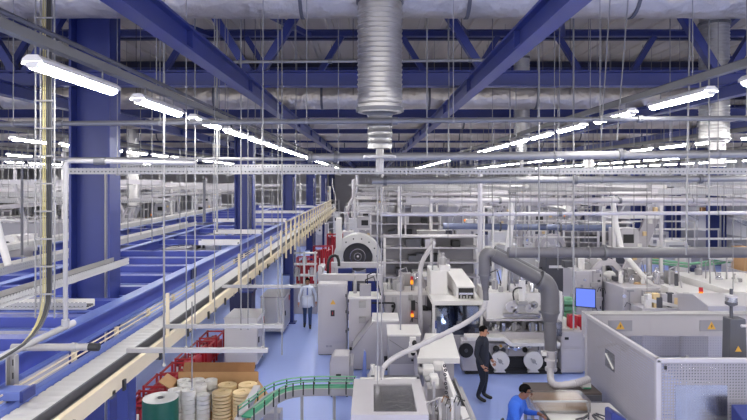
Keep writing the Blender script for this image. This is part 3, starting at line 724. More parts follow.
# white hood
t = wthing('machine_hood', 'broad white machine hood in the middle right of the boxes', 'machine hood', (1.55,15.3,0))
za = Z(358,14.2)
MB().add([(X(417,14.2),14.2,za-.14),(X(460,14.2),14.2,za-.14),(X(452,16.5),16.5,za-.14),(X(425,16.5),16.5,za-.14),(X(417,14.2),14.2,za),(X(460,14.2),14.2,za),(X(453,16.5),16.5,za),(X(425,16.5),16.5,za)],
   [(0,3,2,1),(4,5,6,7),(0,1,5,4),(1,2,6,5),(2,3,7,6),(3,0,4,7)]).build('hood', WHITE, t, .012)
g = MB().box(1.25,2.0,14.6,16.3,.03,za-.15); g.build('base', LGREY, t, .012)
MB().box(X(417,14.2)+.02,X(419,14.2)+.02,14.3,16.2,.5,za-.14).build('side_panel', LGREY, t)
each('front_fitting', BLACK, t, [MB().ball((X(414.5,14.3),14.3+.25*k,Z(343+8*k,14.3)), (.06,.05,.07), 8, 6) for k in range(3)])
each('bracket', WHITE, t, [MB().box(X(410,14.3),X(416,14.3),14.32+.25*k,14.44+.25*k,Z(348+8*k,14.3),Z(338+8*k,14.3)) for k in range(3)])
# mechanism below the hood
t = wthing('feed_unit', 'feed unit with motors, drive chain and dark belt in front of the white hood', 'machine', (1.6,12.6,0))
MB().box(1.0,2.12,11.0,14.1,.03,.55).build('base', LGREY, t, .012)
MB().box(X(452,12.6),X(463,12.6),11.2,14.15,.6,.68).build('belt', DGREY, t); MB().box(X(463.5,12.6),X(466,12.6),11.0,14.15,.55,.74).build('side_rail', ZINC, t)
each('belt_line', ZINC, t, [MB().tube([(X(453.5+1.6*k,12.6),11.25,.69),(X(453.5+1.6*k,12.6),14.1,.69)], .006, 4) for k in range(6)])
for k, (px, py, d, r, l) in enumerate([(428,371,13.0,.12,.30),(437,366,13.3,.09,.24),(434,379,12.6,.09,.3)]):
    p = W(px,py,d); mo = MB().box(p.x-r,p.x+r,p.y-l/2,p.y+l/2,p.z-r,p.z+r).build('motor', WHITE, t, .03); MB().lathe((p.x-r-.1,p.y,p.z), [(r*.5,0),(r*.7,.02),(r*.7,.1)], 14, 'x').build('motor_flange', ZINC, mo)
MB().box(X(426,13.2),X(447,13.2),12.9,13.6,.55,Z(384,13.2)).build('motor_plate', LGREY, t, .01)
each('chain_link', DGREY, t, [MB().ring((X(444.5+(k%2)*.8,12.9-.05*k),12.9-.1*k,Z(366+3.6*k,12.9-.05*k)), .016, .034, .03, 'y', 8) for k in range(14)])
MB().box(X(446.5,12.6),X(450.5,12.6),11.6,13.8,.6,Z(372,13)).build('chain_guard', WHITE, t, .01)
for k in range(6):
    p = W(441+2.8*k+(k%3),398+3*(k%4),11.8-.05*k); MB().box(p.x-.05,p.x+.06,p.y-.06,p.y+.06,.55,p.z).build('clamp_block', ZINC if k%2 else WHITE, t, .008)
    MB().tube([(p.x,p.y-.1,p.z-.05),(p.x+.05,p.y-.1,p.z+.08),(p.x+.14,p.y-.05,p.z+.02)], .012, 6).build('hose', CARDD if k%3 == 0 else BLACK, t)
MB().box(X(462,11.6),X(470,11.6),11.2,12.2,.62,.80).build('end_plate', WHITE, t, .01); MB().box(X(421,11.6),X(426,11.6),11.2,11.5,.55,.9).build('sensor', BLACK, t, .01)
# front machine with window
t = wthing('window_machine', 'low grey machine with a plastic window in its top at the bottom centre', 'machine', (.32,11.4,0))
xa, xb, xc_, xd = -.37, .98, 1.00, -.31; zt = 1.30
MB().add([(xa,10.5,.02),(xb,10.5,.02),(xc_,12.35,.02),(xd,12.35,.02),(xa,10.5,zt-.10),(xb,10.5,zt-.10),(xc_,12.35,zt-.06),(xd,12.35,zt-.06)],
   [(0,3,2,1),(4,5,6,7),(0,1,5,4),(1,2,6,5),(2,3,7,6),(3,0,4,7)]).build('body', LGREY, t, .012)
w0, w1, wy0, wy1 = .03, .80, 10.62, 12.08
g = MB(); g.box(xa,w0,10.48,12.37,zt-.09,zt); g.box(w1,xb+.01,10.48,12.37,zt-.09,zt); g.box(w0,w1,10.48,wy0,zt-.09,zt); g.box(w0,w1,wy1,12.37,zt-.09,zt); g.build('top_frame', LGREY, t)
MB().box(w0,w1,wy0,wy1,zt-.05,zt-.03).build('window', CLEAR, t)
MB().box(w0+.02,w1-.02,wy0+.02,wy1-.02,zt-.094,zt-.088).build('well', LGREY, t)
rn = random.Random(3)
for k in range(7):
    a = w0+.15+rn.random()*.4; b = wy0+.2+rn.random()*.9
    MB().tube([(a,b,zt-.08),(a+.18,b+.1*rn.uniform(-1,1),zt-.07),(a+.3,b+.3*rn.uniform(-1,1),zt-.08)], .012, 6).build('film_strip', PAPER, t)
MB().box(-.02,.98,12.42,12.52,zt-.3,zt+.03).build('rear_bar', DGREY, t); MB().box(-.25,.92,12.36,12.42,zt-.06,zt+.02).build('rear_edge', WHITE, t)
MB().tube([(X(377,12.3),12.3,zt-.02),(X(377,12.3),12.3,zt+.28)], .05, 12).build('hose_port', WHITE, t)
t = wthing('suction_hose', 'ribbed pale suction hose curving up from the front machine to the grey duct', 'hose', (X(381,12.4),12.4,zt))
pts = [W(381,380,12.4),W(382,371,12.5)]+arc(W(383,368,12.5),W(390,358,12.7),W(410,350,13.0),5)+[W(440,336,13.5)]+arc(W(462,325,13.9),W(478,316,14.3),W(484,309,14.5),5)+[W(486,300,14.6)]
sm2 = []
for i in range(len(pts)-1):
    for q in range(5): sm2.append(pts[i].lerp(pts[i+1], q/5))
sm2.append(pts[-1])
MB().tube(sm2, [.052 if i % 2 else .060 for i in range(len(sm2))], 10).build('hose', LGREY, t)
for p in (pts[0], pts[-1]): MB().tube([p-Vector((0,0,.05)),p+Vector((0,0,.05))], .07, 12).build('cuff', WHITE, t)
# small cart
x0, x1, z0, z1 = fx(329.5,349,356,391,14.9)
t = wthing('device_cart', 'small rounded grey device on casters in front of the electrical cabinet', 'cart', ((x0+x1)/2,15.2,0))
MB().prism([(x0,.22),(x1,.22),(x1,z1),(x0+.10,z1),(x0,z1-.16)], 14.9, 15.5, 'y').build('body', LGREY, t, .02)
MB().box(x0-.01,x1+.01,14.87,15.52,.14,.26).build('base', WHITE, t, .02); MB().box(X(336,14.9),X(341,14.9),14.885,14.9,Z(377,14.9),Z(374,14.9)).build('display', BLACK, t)
MB().prism([(14.95,.35),(15.45,.35),(15.45,z1-.1),(14.95,z1-.25)], x1, x1+.10, 'x').build('side_panel', MGREY, t, .01)
for a in (x0+.05,x1-.05):
    for b in (14.95,15.45): MB().cyl((a-.02,b,.06), .06, .04, 'x', 12).build('caster', DGREY, t)
t = wthing('bottle', 'white plastic bottle standing behind the front machine', 'bottle', (X(372.5,13.2),13.2,.78))
MB().lathe((X(372.5,13.2),13.2,.78), [(.10,0),(.11,.02),(.11,.34),(.05,.44),(.045,.5)], 16).build('body', WHITE, t); MB().lathe((X(372.5,13.2),13.2,1.28), [(.055,0),(.055,.06)], 12).build('cap', WHITE, t)
tag(MB().prism([(X(361,13.4),.78),(X(367,13.4),.78),(X(366,13.4),1.55),(X(364,13.4),1.6)], 13.36, 13.44, 'y').build('blue_paddle', BLUEL), 'pale blue upright paddle left of the white bottle', 'paddle')
t = wthing('side_table', 'low grey table behind the front machine carrying the white bottle', 'table', (X(368,13.3),13.3,0))
MB().box(X(352,13.3),X(390,13.3),12.95,13.75,.72,.78).build('top', LGREY, t, .01)
each('leg', ZINC, t, [MB().box(a-.03,a+.03,b-.03,b+.03,0,.72) for a in (X(354,13.3),X(388,13.3)) for b in (13.0,13.7)])
# light grey beams above the electrical cabinet
t = wthing('gantry_frame', 'light grey gantry frame of two horizontal beams behind the electrical cabinet', 'frame', (X(352,20),20.0,0))
x0, x1, z0, z1 = fx(318,383,274.5,281,19.6); MB().box(x0,x1,19.6,19.85,z0,z1).build('beam', LGREY, t, .01)
x0, x1, z0, z1 = fx(331,384,262.5,268,21.5); MB().box(x0,x1,21.5,21.7,z0,z1).build('beam', LGREY, t, .01)
for px, yy in ((320,19.65),(381,19.65),(333,21.55),(381,21.55)): MB().box(X(px,yy)-.07,X(px,yy)+.07,yy,yy+.15,.0,Z(266,yy)).build('post', LGREY, t, .008)
for px, yy in ((320,19.8),(381,19.8)): MB().box(X(px,yy)-.05,X(px,yy)+.05,yy,21.6,Z(276,19.7),Z(272,19.7)).build('side_beam', LGREY, t)
MB().tube([W(328,275,20.5)]+arc(W(328,266,20.5),W(328,256,20.5),W(334,255.5,20.5),5)+arc(W(335,255.5,20.5),W(339,256,20.5),W(339,266,20.5),5), .05, 8).build('hose', BLACK, t)
# blue frame behind
t = wthing('blue_stand', 'dark blue machine stand seen under the gantry beams', 'machine', (X(358,23.5),23.5,0))
g = MB().box(X(338,23),X(352,23),23,24,.02,2.0); g.build('panel', BLUE, t, .01); MB().box(X(366,23),X(380,23),23,24,.02,2.0).build('panel', BLUE, t, .01)
MB().box(X(352,23),X(366,23),23.1,23.9,.02,1.4).build('middle_box', DGREY, t, .01); each('loop', ZINC, t, [MB().ring((X(349+4*k,22.95),22.95,1.75), .05, .075, .03, 'y', 14) for k in range(2)])
# round arch
t = wthing('arch_machine', 'white machine with a big round arch in the middle distance', 'machine', (X(357,26),26.3,0))
xc, zc2 = X(357.5,26), Z(258,26); R1, R0 = 24.5/600*26*.98, 15/600*26
MB().ring((xc,26,zc2), R0, R1, .8, 'y', 30, -.25, PI+.25).build('arch', WHITE, t, .02)
for s_ in (-1,1): MB().box(xc+s_*(R0+R1)/2-(R1-R0)/2,xc+s_*(R0+R1)/2+(R1-R0)/2,26.0,26.8,.02,zc2-.22).build('arch_leg', WHITE, t, .02)
dr = MB().ring((xc,26.5,zc2), .05, R0*.99, .12, 'y', 26).build('drum', DGREY, t); MB().ring((xc,26.44,zc2), R0*.5, R0*.55, .05, 'y', 20).build('drum_ring', CHROME, dr)
MB().ring((xc,26.44,zc2), R0*.22, R0*.28, .05, 'y', 20).build('drum_ring', CHROME, dr)
MB().box(X(336,26),X(342,26),25.9,26.3,zc2+.3,Z(218,26)).build('white_duct', WHITE, t, .02); MB().box(xc-.6,xc+.6,26.1,26.7,.02,1.1).build('base', LGREY, t, .02)
each('bolt', DGREY, t, [MB().cyl((xc+.5*(R0+R1)*math.cos(a),25.98,zc2+.5*(R0+R1)*math.sin(a)), .035, .03, 'y', 8) for a in [.1+.42*i for i in range(8)]])

# grey panel machine with stack lights
def stack_light(t, x, y, z, h=.35, r=.045):
    MB().cyl((x,y,z), r*.55, h*.45, 'z', 10).build('light_pole', DGREY, t); MB().cyl((x,y,z+h*.45), r, h*.3, 'z', 12).build('amber_lens', AMBERL, t); MB().cyl((x,y,z+h*.75), r, h*.25, 'z', 12).build('red_lens', RED, t)
y = 19; x0, x1, z0, z1 = fx(385,427,295,345,y)
t = wthing('panel_machine', 'long grey panelled machine with a white top and amber signal lights in the middle', 'machine', ((x0+x1)/2,y+.8,0))
MB().box(x0,x1,y,y+1.7,.02,z1).build('body', LGREY, t, .012); MB().box(x0-.04,x1+.02,y-.05,y+1.75,z1,z1+.09).build('top', WHITE, t, .012)
MB().box(x0+.1,x0+.75,y-.015,y,.4,z1-.12).build('door', LGREY, t, .005); MB().box(x0+.8,x1-.3,y-.015,y,.4,z1-.12).build('door', LGREY, t, .005)
stack_light(t, X(412,y), y-.1, Z(321,y)); stack_light(t, X(412.5,y), y+.3, z1+.09, .45)
MB().box(X(411,y),X(415,y),y-.10,y,Z(310,y),Z(300,y)).build('handset', BLACK, t, .01)
MB().tube([W(372,303,y),W(392,303,y-.1)]+arc(W(394,303,y-.1),W(396,306,y-.1),W(392,314,y-.1),4), .03, 8).build('bent_pipe', BLACK, t)
MB().box(X(419,y),X(431,y),y-.2,y-.02,Z(345,y),Z(310,y)).build('side_cover', LGREY, t, .012)
each('fitting', ZINC, t, [MB().lathe((X(390+6*k,y),y+.5,z1+.09), [(.09,0),(.09,.12),(.04,.2),(.04,.35)], 12) for k in range(3)])
MB().lathe((X(424,y),y-.1,Z(309,y)), [(.1,0),(.13,.03),(.13,.08),(.04,.1)], 14, 'y').build('black_wheel', BLACK, t)
MB().tube([W(421,345,18.6),W(420,300,18.6)]+arc(W(420,275,18.7),W(420,262,18.8),W(428,252,19),4)+[W(434,243,19.4)], .075, 10).build('white_hose', LGREY, t)

# glazed booth with tunnel hood
y = 17.5; x0, x1, z0, z1 = fx(433,481,305,340,y)
t = wthing('glazed_machine', 'white glazed machine booth with a tunnel-shaped hood on top', 'machine', ((x0+x1)/2,y+1.2,0))
MB().box(x0,x1,y+.05,y+2.2,.02,.85).build('base', LGREY, t, .012)
for px in (432.5,480.5): MB().box(X(px,y),X(px+2.5,y),y,y+.12,.85,z1).build('post', WHITE, t)
MB().box(x0,x1,y+2.1,y+2.2,.85,z1).build('rear_wall', DGREY, t)
MB().box(x0+.1,x1-.05,y+.02,y+.04,.88,z1-.02).build('window', DOOR_GLASS, t)
MB().box(x0-.03,x1+.06,y-.06,y+2.3,z1,z1+.13).build('top_plate', WHITE, t, .012)
rn = random.Random(11)
for k in range(16):
    a = x0+.15+rn.random()*(x1-x0-.3); b = y+.3+rn.random()*1.2; hh = .2+rn.random()*.5
    MB().box(a-.06,a+.06,b-.06,b+.06,.85,.85+hh).build('inner_unit', [ZINC,DGREY,CHROME,BLUE][k%4], t, .008)
MB().box(X(433,y)+.02,X(451,y),18.4,19.6,z1+.13,Z(271,18.4)).build('side_box', WHITE, t, .012)
MB().prism([(17.8,z1+.13),(20.4,z1+.13),(20.4,Z(268,20.5)),(18.2,Z(284,17.9)),(17.8,Z(286,17.9))], X(456.5,17.8), X(475,17.8), 'x').build('tunnel', WHITE, t, .012)
MB().box(X(458.5,17.8),X(473.5,17.8),17.775,17.8,Z(299,17.8),Z(288,17.8)).build('tunnel_mouth_shade', BLACK, t)  # black sheet painted in for the shade inside the tunnel opening
MB().box(X(459,17.8),X(473,17.8),17.76,17.775,Z(294.5,17.8),Z(292.5,17.8)).build('tunnel_rail', CHROME, t)
each('tunnel_part', ZINC, t, [MB().box(X(460+3*k,17.8),X(461.8+3*k,17.8),17.758,17.775,Z(298.5,17.8),Z(295+(k%2),17.8)) for k in range(4)])
each('inner_glow_bar', LAMP, t, [MB().box(X(443+1.5*k,18.2),X(446.5+1.5*k,18.2),18.2,18.23,Z(323+3*k,18.2),Z(321+3*k,18.2)) for k in range(2)])  # two small glowing bars behind the booth window

# packaging machine with two reels
y = 16.6; x0, x1, z0, z1 = fx(462,580,295,372,y); 
t = wthing('packaging_machine', 'big off-white packaging machine with two white reels low on its front', 'machine', ((x0+x1)/2,y+1,0))
MB().box(X(488,y),X(561.5,y),y+.4,y+2.0,.12,Z(336,y)).build('body', LGREY, t, .012)
MB().prism([(X(466,y),Z(337,y)),(X(505,y),Z(337,y)),(X(512,y),Z(342.5,y)),(X(560,y),Z(342.5,y)),(X(560,y),Z(346,y)),(X(510,y),Z(346,y)),(X(503,y),Z(340.5,y)),(X(466,y),Z(340.5,y))], y-.05, y+.4, 'y').build('stepped_ledge', WHITE, t, .006)
MB().box(X(462,y),X(484,y),y+.0,y+.4,.12,Z(341,y)).build('left_panel', LGREY, t, .01)
MB().box(X(486,y),X(560,y),y+.25,y+.4,.45,Z(346,y)).build('front_panel', LGREY, t, .008)
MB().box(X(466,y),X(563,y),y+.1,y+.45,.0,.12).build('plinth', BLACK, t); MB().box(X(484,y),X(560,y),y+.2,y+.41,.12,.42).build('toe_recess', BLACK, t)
MB().box(X(489,y),X(560,y),y+.35,y+1.9,Z(322,y),Z(295.5,y)).build('upper_panel', WHITE, t, .012)
MB().box(X(488.5,y),X(560,y),y+.25,y+1.95,Z(322.5,y)-.02,Z(321,y)).build('panel_edge', LGREY, t)
MB().box(X(486,y),X(562,y),y+1.2,y+1.25,Z(336,y),Z(322,y)).build('slot_back', MGREY, t)
for k, px in enumerate((500,533.5)):
    xc, zc3 = X(px,y), Z(361,y)
    rl = MB().ring((xc,y-.02,zc3), .05, .26, .10, 'y', 30).build('reel', WHITE, t); MB().cyl((xc,y-.06,zc3), .055, .06, 'y', 16).build('reel_hub', ZINC, rl)
    MB().prism([(xc-.10,.16),(xc+.10,.16),(xc+.16,.08),(xc-.16,.08)], y-.02, y+.2, 'y').build('reel_foot', WHITE, rl)
    MB().bar((xc-.08,y-.035,zc3+.08),(xc+.08,y-.035,zc3-.08),.03,.03).build('reel_bar', ZINC, rl)
bd_ = MB().cyl((X(463,y)+.08,y-.06,Z(350,y)), .20, .06, 'y', 24).build('black_disc', BLACK, t); MB().cyl((X(463,y)+.08,y-.08,Z(350,y)), .05, .03, 'y', 14).build('disc_hub', DGREY, bd_)
MB().ball((X(496,y),y-.02,Z(348.5,y)), (.09,.06,.09), 12, 8).build('black_knob', BLACK, t); MB().cyl((X(502.5,y),y+.18,Z(348,y)), .035, .06, 'y', 10).build('amber_button', AMBER, t)
rn = random.Random(5)
for k in range(12):
    a = X(508+14*rn.random(),y); MB().lathe((a,y+.05+.1*rn.random(),Z(350-6*rn.random(),y)), [(.03,0),(.05,.01),(.05,.08),(.02,.1)], 10, 'y').build('roller', CHROME, t)
for k in range(34):     # what shows in the slot
    a = X(487+73*(k+.5)/34,y); hh = .08+rn.random()*.24; b = y+.5+rn.random()*.5
    if k % 3 == 1: MB().cyl((a,b,Z(337,y)), .03+.03*rn.random(), hh, 'z', 10).build('slot_unit', CHROME, t)
    else: MB().box(a-.05,a+.05,b-.05,b+.08,Z(337,y),Z(337,y)+hh).build('slot_unit', [ZINC,LGREY,WHITE,CHROME,DGREY,ZINC][rn.randrange(6)], t, .006)
MB().box(X(548,y),X(562,y),y-.02,y+.35,Z(336,y),Z(322,y)).build('film_cover', CLEAR, t)
x0, x1, z0, z1 = fx(562,584,332,372,y); MB().box(x0,x1,y+.05,y+1.6,.05,z1).build('right_cabinet', LGREY, t, .012)
MB().box(x0+.03,x1-.03,y+.03,y+.05,.15,Z(350,y)).build('cabinet_door', LGREY, t, .006); MB().box(x0+.03,x1-.03,y+.03,y+.05,Z(347,y),z1-.04).build('cabinet_door', LGREY, t, .006)
MB().box(X(565,y),X(569,y),y+.02,y+.05,Z(340,y),Z(337.5,y)).build('lock', BLACK, t); MB().box(X(561,y),X(584,y),y+.3,y+1.7,z1,z1+.05).build('cabinet_top', WHITE, t, .008)
MB().box(X(560,y),X(566,y),y+.3,y+1.9,z1+.05,Z(294,y)).build('right_end', WHITE, t, .01)
# tape head on its upper panel
zt = Z(295.5,y)
t = wthing('tape_head', 'tape head with grey discs and an upright cylinder mounted on the packaging machine', 'tape head', (X(520,y),y+.2,zt))
for k, (px, py, r) in enumerate([(513,308,.16),(531,309,.12),(517,313,.08),(536,306,.10)]):
    td = MB().ring((X(px,y),y+.14,Z(py,y)), .03, r, .06, 'y', 22).build('tape_disc', LGREY if k != 3 else ZINC, t); MB().cyl((X(px,y),y+.10,Z(py,y)), .035, .1, 'y', 12).build('disc_hub', CHROME, td)
MB().box(X(506,y),X(543,y),y+.22,y+.34,Z(319,y),Z(316,y)).build('base_rail', MGREY, t, .006)
MB().cyl((X(524,y),y+.2,Z(304,y)), .09, .62, 'z', 16).build('cylinder', WHITE, t); MB().cyl((X(524,y),y+.2,Z(304,y)+.62), .05, .5, 'z', 12).build('piston', CHROME, t)
MB().box(X(519,y),X(529,y),y+.1,y+.33,Z(306,y),Z(302,y)).build('clamp', ZINC, t, .008)
each('roller', CHROME, t, [MB().cyl((X(540+1.5*k,y),y+.1,Z(318-5*k,y)), .04, .12, 'y', 12) for k in range(3)])
MB().tube(arc(W(514,300,y+.1),W(510,286,y+.1),W(522,288,y+.1),6), .022, 6).build('cable', BLACK, t)

# ------------------------------------------------------------------ thick grey suction duct with bend
t = wthing('suction_duct', 'thick bent grey suction duct hanging over the packaging machine', 'duct', (X(550,14),14,Z(360,14)))
D = 14.2
pts = [W(484.5,275,D),W(484.5,262,D)]+arc(W(484.5,258,D),W(485,250,D),W(494,255,D),4)
MB().tube(pts, .14, 18).build('left_elbow', DUCTG, t)
MB().tube([W(484.5,275,D),W(485.5,290,D)], [.125,.075], 16).build('left_cone', DUCTG, t)
MB().tube([W(493,254.5,D),W(545,282.5,D)], .155, 18).build('slanting_pipe', DUCTG, t)
MB().tube([W(494,249.5,D+.3),W(543,275,D+.3)], .10, 14).build('slanting_pipe', GALVD, t)
MB().tube([W(539,279.5,D)]+arc(W(544,282,D),W(551,287,D),W(550,304,D),7)+[W(550,313,D)], .215, 20).build('elbow', DUCTG, t)
MB().tube([W(550,312,D),W(550,322,D)], [.215,.15], 20).build('cone', DUCTG, t); MB().tube([W(550,321,D),W(551,352,D)], .145, 18).build('down_pipe', DUCTG, t)
each('band', GALVD, t, [MB().tube([W(a,b,D),W(a2,b2,D)], r, 20) for a,b,a2,b2,r in ((539,279.5,541,280.5,.225),(550,311,550,312.5,.225),(550,321,550,322.3,.16),(484.5,274,484.5,275.5,.15))])
MB().tube([W(485.5,290,D),W(486,300,D)], .07, 12).build('left_spigot', DUCTG, t)
g = MB().lathe(W(551,371,D), [(.12,0),(.14,.02),(.14,.08),(.10,.1),(.10,.22),(.15,.23),(.15,.28),(.11,.3),(.11,.44),(.15,.45),(.15,.5)], 18); g.build('valve', LGREY, t)
MB().box(X(545.5,D)-.1,X(545.5,D),D-.1,D+.06,Z(355,D),Z(351,D)).build('valve_actuator', WHITE, t, .008); MB().tube([W(556,352,D-.15),W(556,368,D-.15)], .02, 6).build('valve_rod', CHROME, t)
hp = [W(550.5,370,D),W(550.5,375,13.8)]+arc(W(550.5,378,13.5),W(551,387,13.0),W(562,385.5,12.8),5)+[W(574,383.5,12.8)]+arc(W(577,383,12.8),W(583,381,12.9),W(589,379,13.0),4)
sm3 = []
for i in range(len(hp)-1):
    for q in range(3): sm3.append(hp[i].lerp(hp[i+1], q/3))
MB().tube(sm3, [.070 if i % 2 else .082 for i in range(len(sm3))], 12).build('flexible_hose', LGREY, t)

# ------------------------------------------------------------------ desk with the seated operator
t = wthing('work_table', 'long dark-topped work table behind the seated worker', 'table', (4.0,12.9,0))
MB().box(3.35,4.85,12.65,13.35,.83,.90).build('top', BROWN, t, .008); each('leg', ZINC, t, [MB().box(a-.03,a+.03,b-.03,b+.03,0,.83) for a in (3.4,4.8) for b in (12.7,13.3)])
MB().box(3.36,4.84,12.62,12.65,.74,.87).build('front_rail', DGREY, t)
t = wthing('desk', 'white desk with papers in front of the seated worker at the lower right', 'desk', (4.1,11.7,0))
MB().box(3.45,4.95,11.0,12.5,.72,.76).build('top', WHITE, t, .008); each('leg', ZINC, t, [MB().box(a-.03,a+.03,b-.03,b+.03,0,.72) for a in (3.5,4.9) for b in (11.05,12.45)])
MB().bar((3.4,11.0,.78),(3.4,12.5,.78),.03,.05).build('edge_rail', BLACK, t)
tw = W(557,400,12.0)
t = wthing('wrapped_carton', 'flat carton wrapped in clear film on the desk', 'carton', (4.0,12.15,.76))
MB().prism([(3.28,.80),(4.30,.80),(4.26,1.0),(3.2,1.0)], 11.95, 12.45, 'y').build('carton', CARD, t, .015); MB().box(3.16,4.34,11.90,12.50,.78,1.02).build('film', CLEAR, t)
MB().bar((3.2,11.93,1.0),(4.28,11.93,1.0),.03,.03).build('edge', PAPER, t)
for k, (a, b, r_) in enumerate([(3.75,11.3,.2),(3.98,11.45,-.3),(4.25,11.35,.5),(4.5,11.6,.1)]):
    o = MB().box(-.11,.11,-.15,.15,0,.006).build('paper_sheet', PAPER); o.location = (a,b,.762+.007*k); o.rotation_euler = (0,0,r_)
    tag(o, 'white sheet of paper on the desk, %s from the worker' % nth(k+1), 'paper', 'papers on the desk')
for k in range(6):
    o = MB().bar((-.14,0,.02),(.14,0,.02),.03,.03).build('hand_tool', DGREY); o.location = (4.05+.09*k,11.62+.05*(k%3),.765+.002*k); o.rotation_euler = (0,0,.5+.35*k)
    tag(o, 'dark grey hand tool on the desk, %s from the left in its heap' % nth(k+1), 'tool', 'hand tools on the desk')
t = wthing('tag_printer', 'small white printer at the right end of the dark-topped table', 'printer', (4.62,13.0,.9))
MB().box(4.52,4.72,12.9,13.1,.9,1.02).build('body', WHITE, t, .02); MB().box(4.54,4.70,12.87,12.9,.92,.94).build('paper_slot', GREEN, t)
# monitor and red boxes behind the fence
t = wthing('monitor_stand', 'grey stand cabinet under the monitor', 'cabinet', (X(582,16.8),17.0,0))
MB().box(X(567,16.8),X(596,16.8),16.8,17.6,.05,Z(337,16.8)).build('body', LGREY, t, .012); MB().box(X(566,16.8),X(597,16.8),16.75,17.65,Z(337,16.8),Z(335.5,16.8)).build('top', WHITE, t, .008)
zt = Z(335.5,16.8)
for k, (px0, px1, d, h, m, lb) in enumerate([(569.5,577,16.9,.44,RED,'red carton with a white band standing under the monitor, left one'),(577.5,590,17.1,.36,RED,'red carton standing under the monitor, right one')]):
    t = wthing('red_carton', lb, 'carton', (X((px0+px1)/2,d),d+.1,zt)); MB().box(X(px0,d),X(px1,d),d,d+.25,zt,zt+h+.1).build('box', m, t, .005)
    MB().box(X(px0,d)-.002,X(px1,d)+.002,d-.004,d+.1,zt+.02,zt+.17).build('band', TAN if k == 0 else REDD, t)
tm = W(585.5,298,16.6)
t = thing('monitor', 'monitor with a glowing blue screen on an arm behind the machine fence', 'monitor', (tm.x,tm.y,tm.z-.25))
o = MB().box(-.27,.27,0,.04,-.27,.27).build('case', BLACK, t, .008); o.location = (0,0,.25); o.rotation_euler = (0,0,-.45)
o2 = MB().box(-.25,.25,-.006,0,-.24,.25).build('screen', SCREEN, t); o2.location = (0,0,.25); o2.rotation_euler = (0,0,-.45)
o3 = MB().tube([(.0,.05,0),(.1,.25,-.1),(.1,.25,-1.0)], .03, 8).build('arm', LGREY, t); o3.location = (0,0,.2)
t = wthing('bin_rack', 'rack of pale green bins left of the monitor', 'rack', (X(569,18.6),18.8,0))
MB().box(X(563,18.6),X(564,18.6),18.6,19.1,.0,Z(296,18.6)).build('side_panel', ZINC, t); MB().box(X(575.5,18.6),X(576.5,18.6),18.6,19.1,0,Z(296,18.6)).build('side_panel', ZINC, t)
each('green_bin', GREENP, t, [MB().prism([(18.55,.6+.19*k),(19.05,.6+.19*k),(19.05,.75+.19*k),(18.5,.72+.19*k)], X(564.3,18.6), X(575.2,18.6), 'x') for k in range(6)])

# ------------------------------------------------------------------ machine guard (perforated fence) at the right
FX, FY0, FY1, FZ = 5.08, 10.68, 14.2, 2.20
FXE = 10.6
t = wthing('machine_guard', 'big guard of perforated grey sheet around a machine at the lower right', 'machine guard', (7.5,12.4,0))
MB().box(FX,FX+.025,FY0+.04,FY1-.02,.06,FZ-.04).build('side_sheet', PERF_Y, t)
MB().box(FX+.06,FXE,FY0-.0,FY0+.02,.06,FZ-.04).build('front_sheet', PERF_X, t)
MB().box(FX-.02,FX+.06,FY0-.02,FY1+.05,FZ-.05,FZ+.03).build('top_rail', LGREY, t, .01)
MB().box(FX-.02,FXE,FY0-.03,FY0+.05,FZ-.05,FZ+.03).build('top_rail', LGREY, t, .01)
for (a, b) in ((FX,FY0),(FX,FY1),(FXE,FY0),(FX+2.6,FY0)): MB().box(a-.03,a+.05,b-.03,b+.05,0,FZ).build('post', LGREY, t, .006)
MB().box(FX-.02,FXE,FY1,FY1+.30,FZ-.50,FZ+.0).build('rear_beam', LGREY, t, .01)
MB().box(FX-.02,FXE,FY1-.03,FY1+.33,FZ+.0,FZ+.03).build('rear_beam_cap', ZINC, t)
MB().box(FX+.3,FXE,FY1+.14,FY1+.15,.1,FZ-.5).build('rear_mesh', MESHX, t)
for px0, px1 in ((608,632),(699.5,722.5)):
    MB().box(X(px0,FY1),X(px1,FY1),FY1-.02,FY1,Z(331,FY1),Z(320,FY1)).build('sign_plate', MGREY, t, .004)
    xc = X((px0+px1)/2,FY1); triangle(t, xc, FY1-.02, Z(325.6,FY1), .10); MB().prism([(xc+.012,Z(323.8,FY1)),(xc-.022,Z(326,FY1)),(xc,Z(326,FY1)),(xc-.014,Z(328,FY1)),(xc+.024,Z(325.4,FY1)),(xc+.002,Z(325.4,FY1))], FY1-.032, FY1-.027, 'y').build('flash_mark', BLACK, t)
g = MB(); a0, a1, b0, b1 = X(675,FY0), X(727,FY0), Z(419,FY0)-.4, Z(385,FY0)
MB().box(a0,a1,FY0-.012,FY0-.004,b0,b1).build('clear_window', CLEAR, t)
MB().box(X(664.5,FY0)-.015,X(664.5,FY0)+.025,FY0-.04,FY0-.02,Z(369,FY0),Z(365.5,FY0)).build('latch', BLACK, t)
MB().box(FX-.012,FX-.004,12.55,13.05,Z(375,12.4),Z(357,12.4)).build('side_window', CLEAR, t); MB().bar((FX-.02,12.6,Z(372,12.4)),(FX-.02,13.0,Z(362,12.4)),.02,.03).build('window_handle', PAPER, t)
t = wthing('blue_motor', 'blue motor housing at the foot of the side sheet of the guard', 'motor', (4.46,10.9,0))
MB().box(4.3,4.62,10.75,11.15,.02,.85).build('pedestal', LGREY, t, .01); MB().prism([(4.3,.85),(4.62,.85),(4.62,1.06),(4.36,1.22),(4.3,1.2)], 10.78, 11.1, 'y').build('housing', BLUE, t, .02); MB().box(4.34,4.58,10.76,10.78,.9,1.0).build('plate', BLUEL, t)
t = wthing('blue_motor', 'blue motor housing at the lower right edge of the picture in front of the guard', 'motor', (6.45,10.3,0))
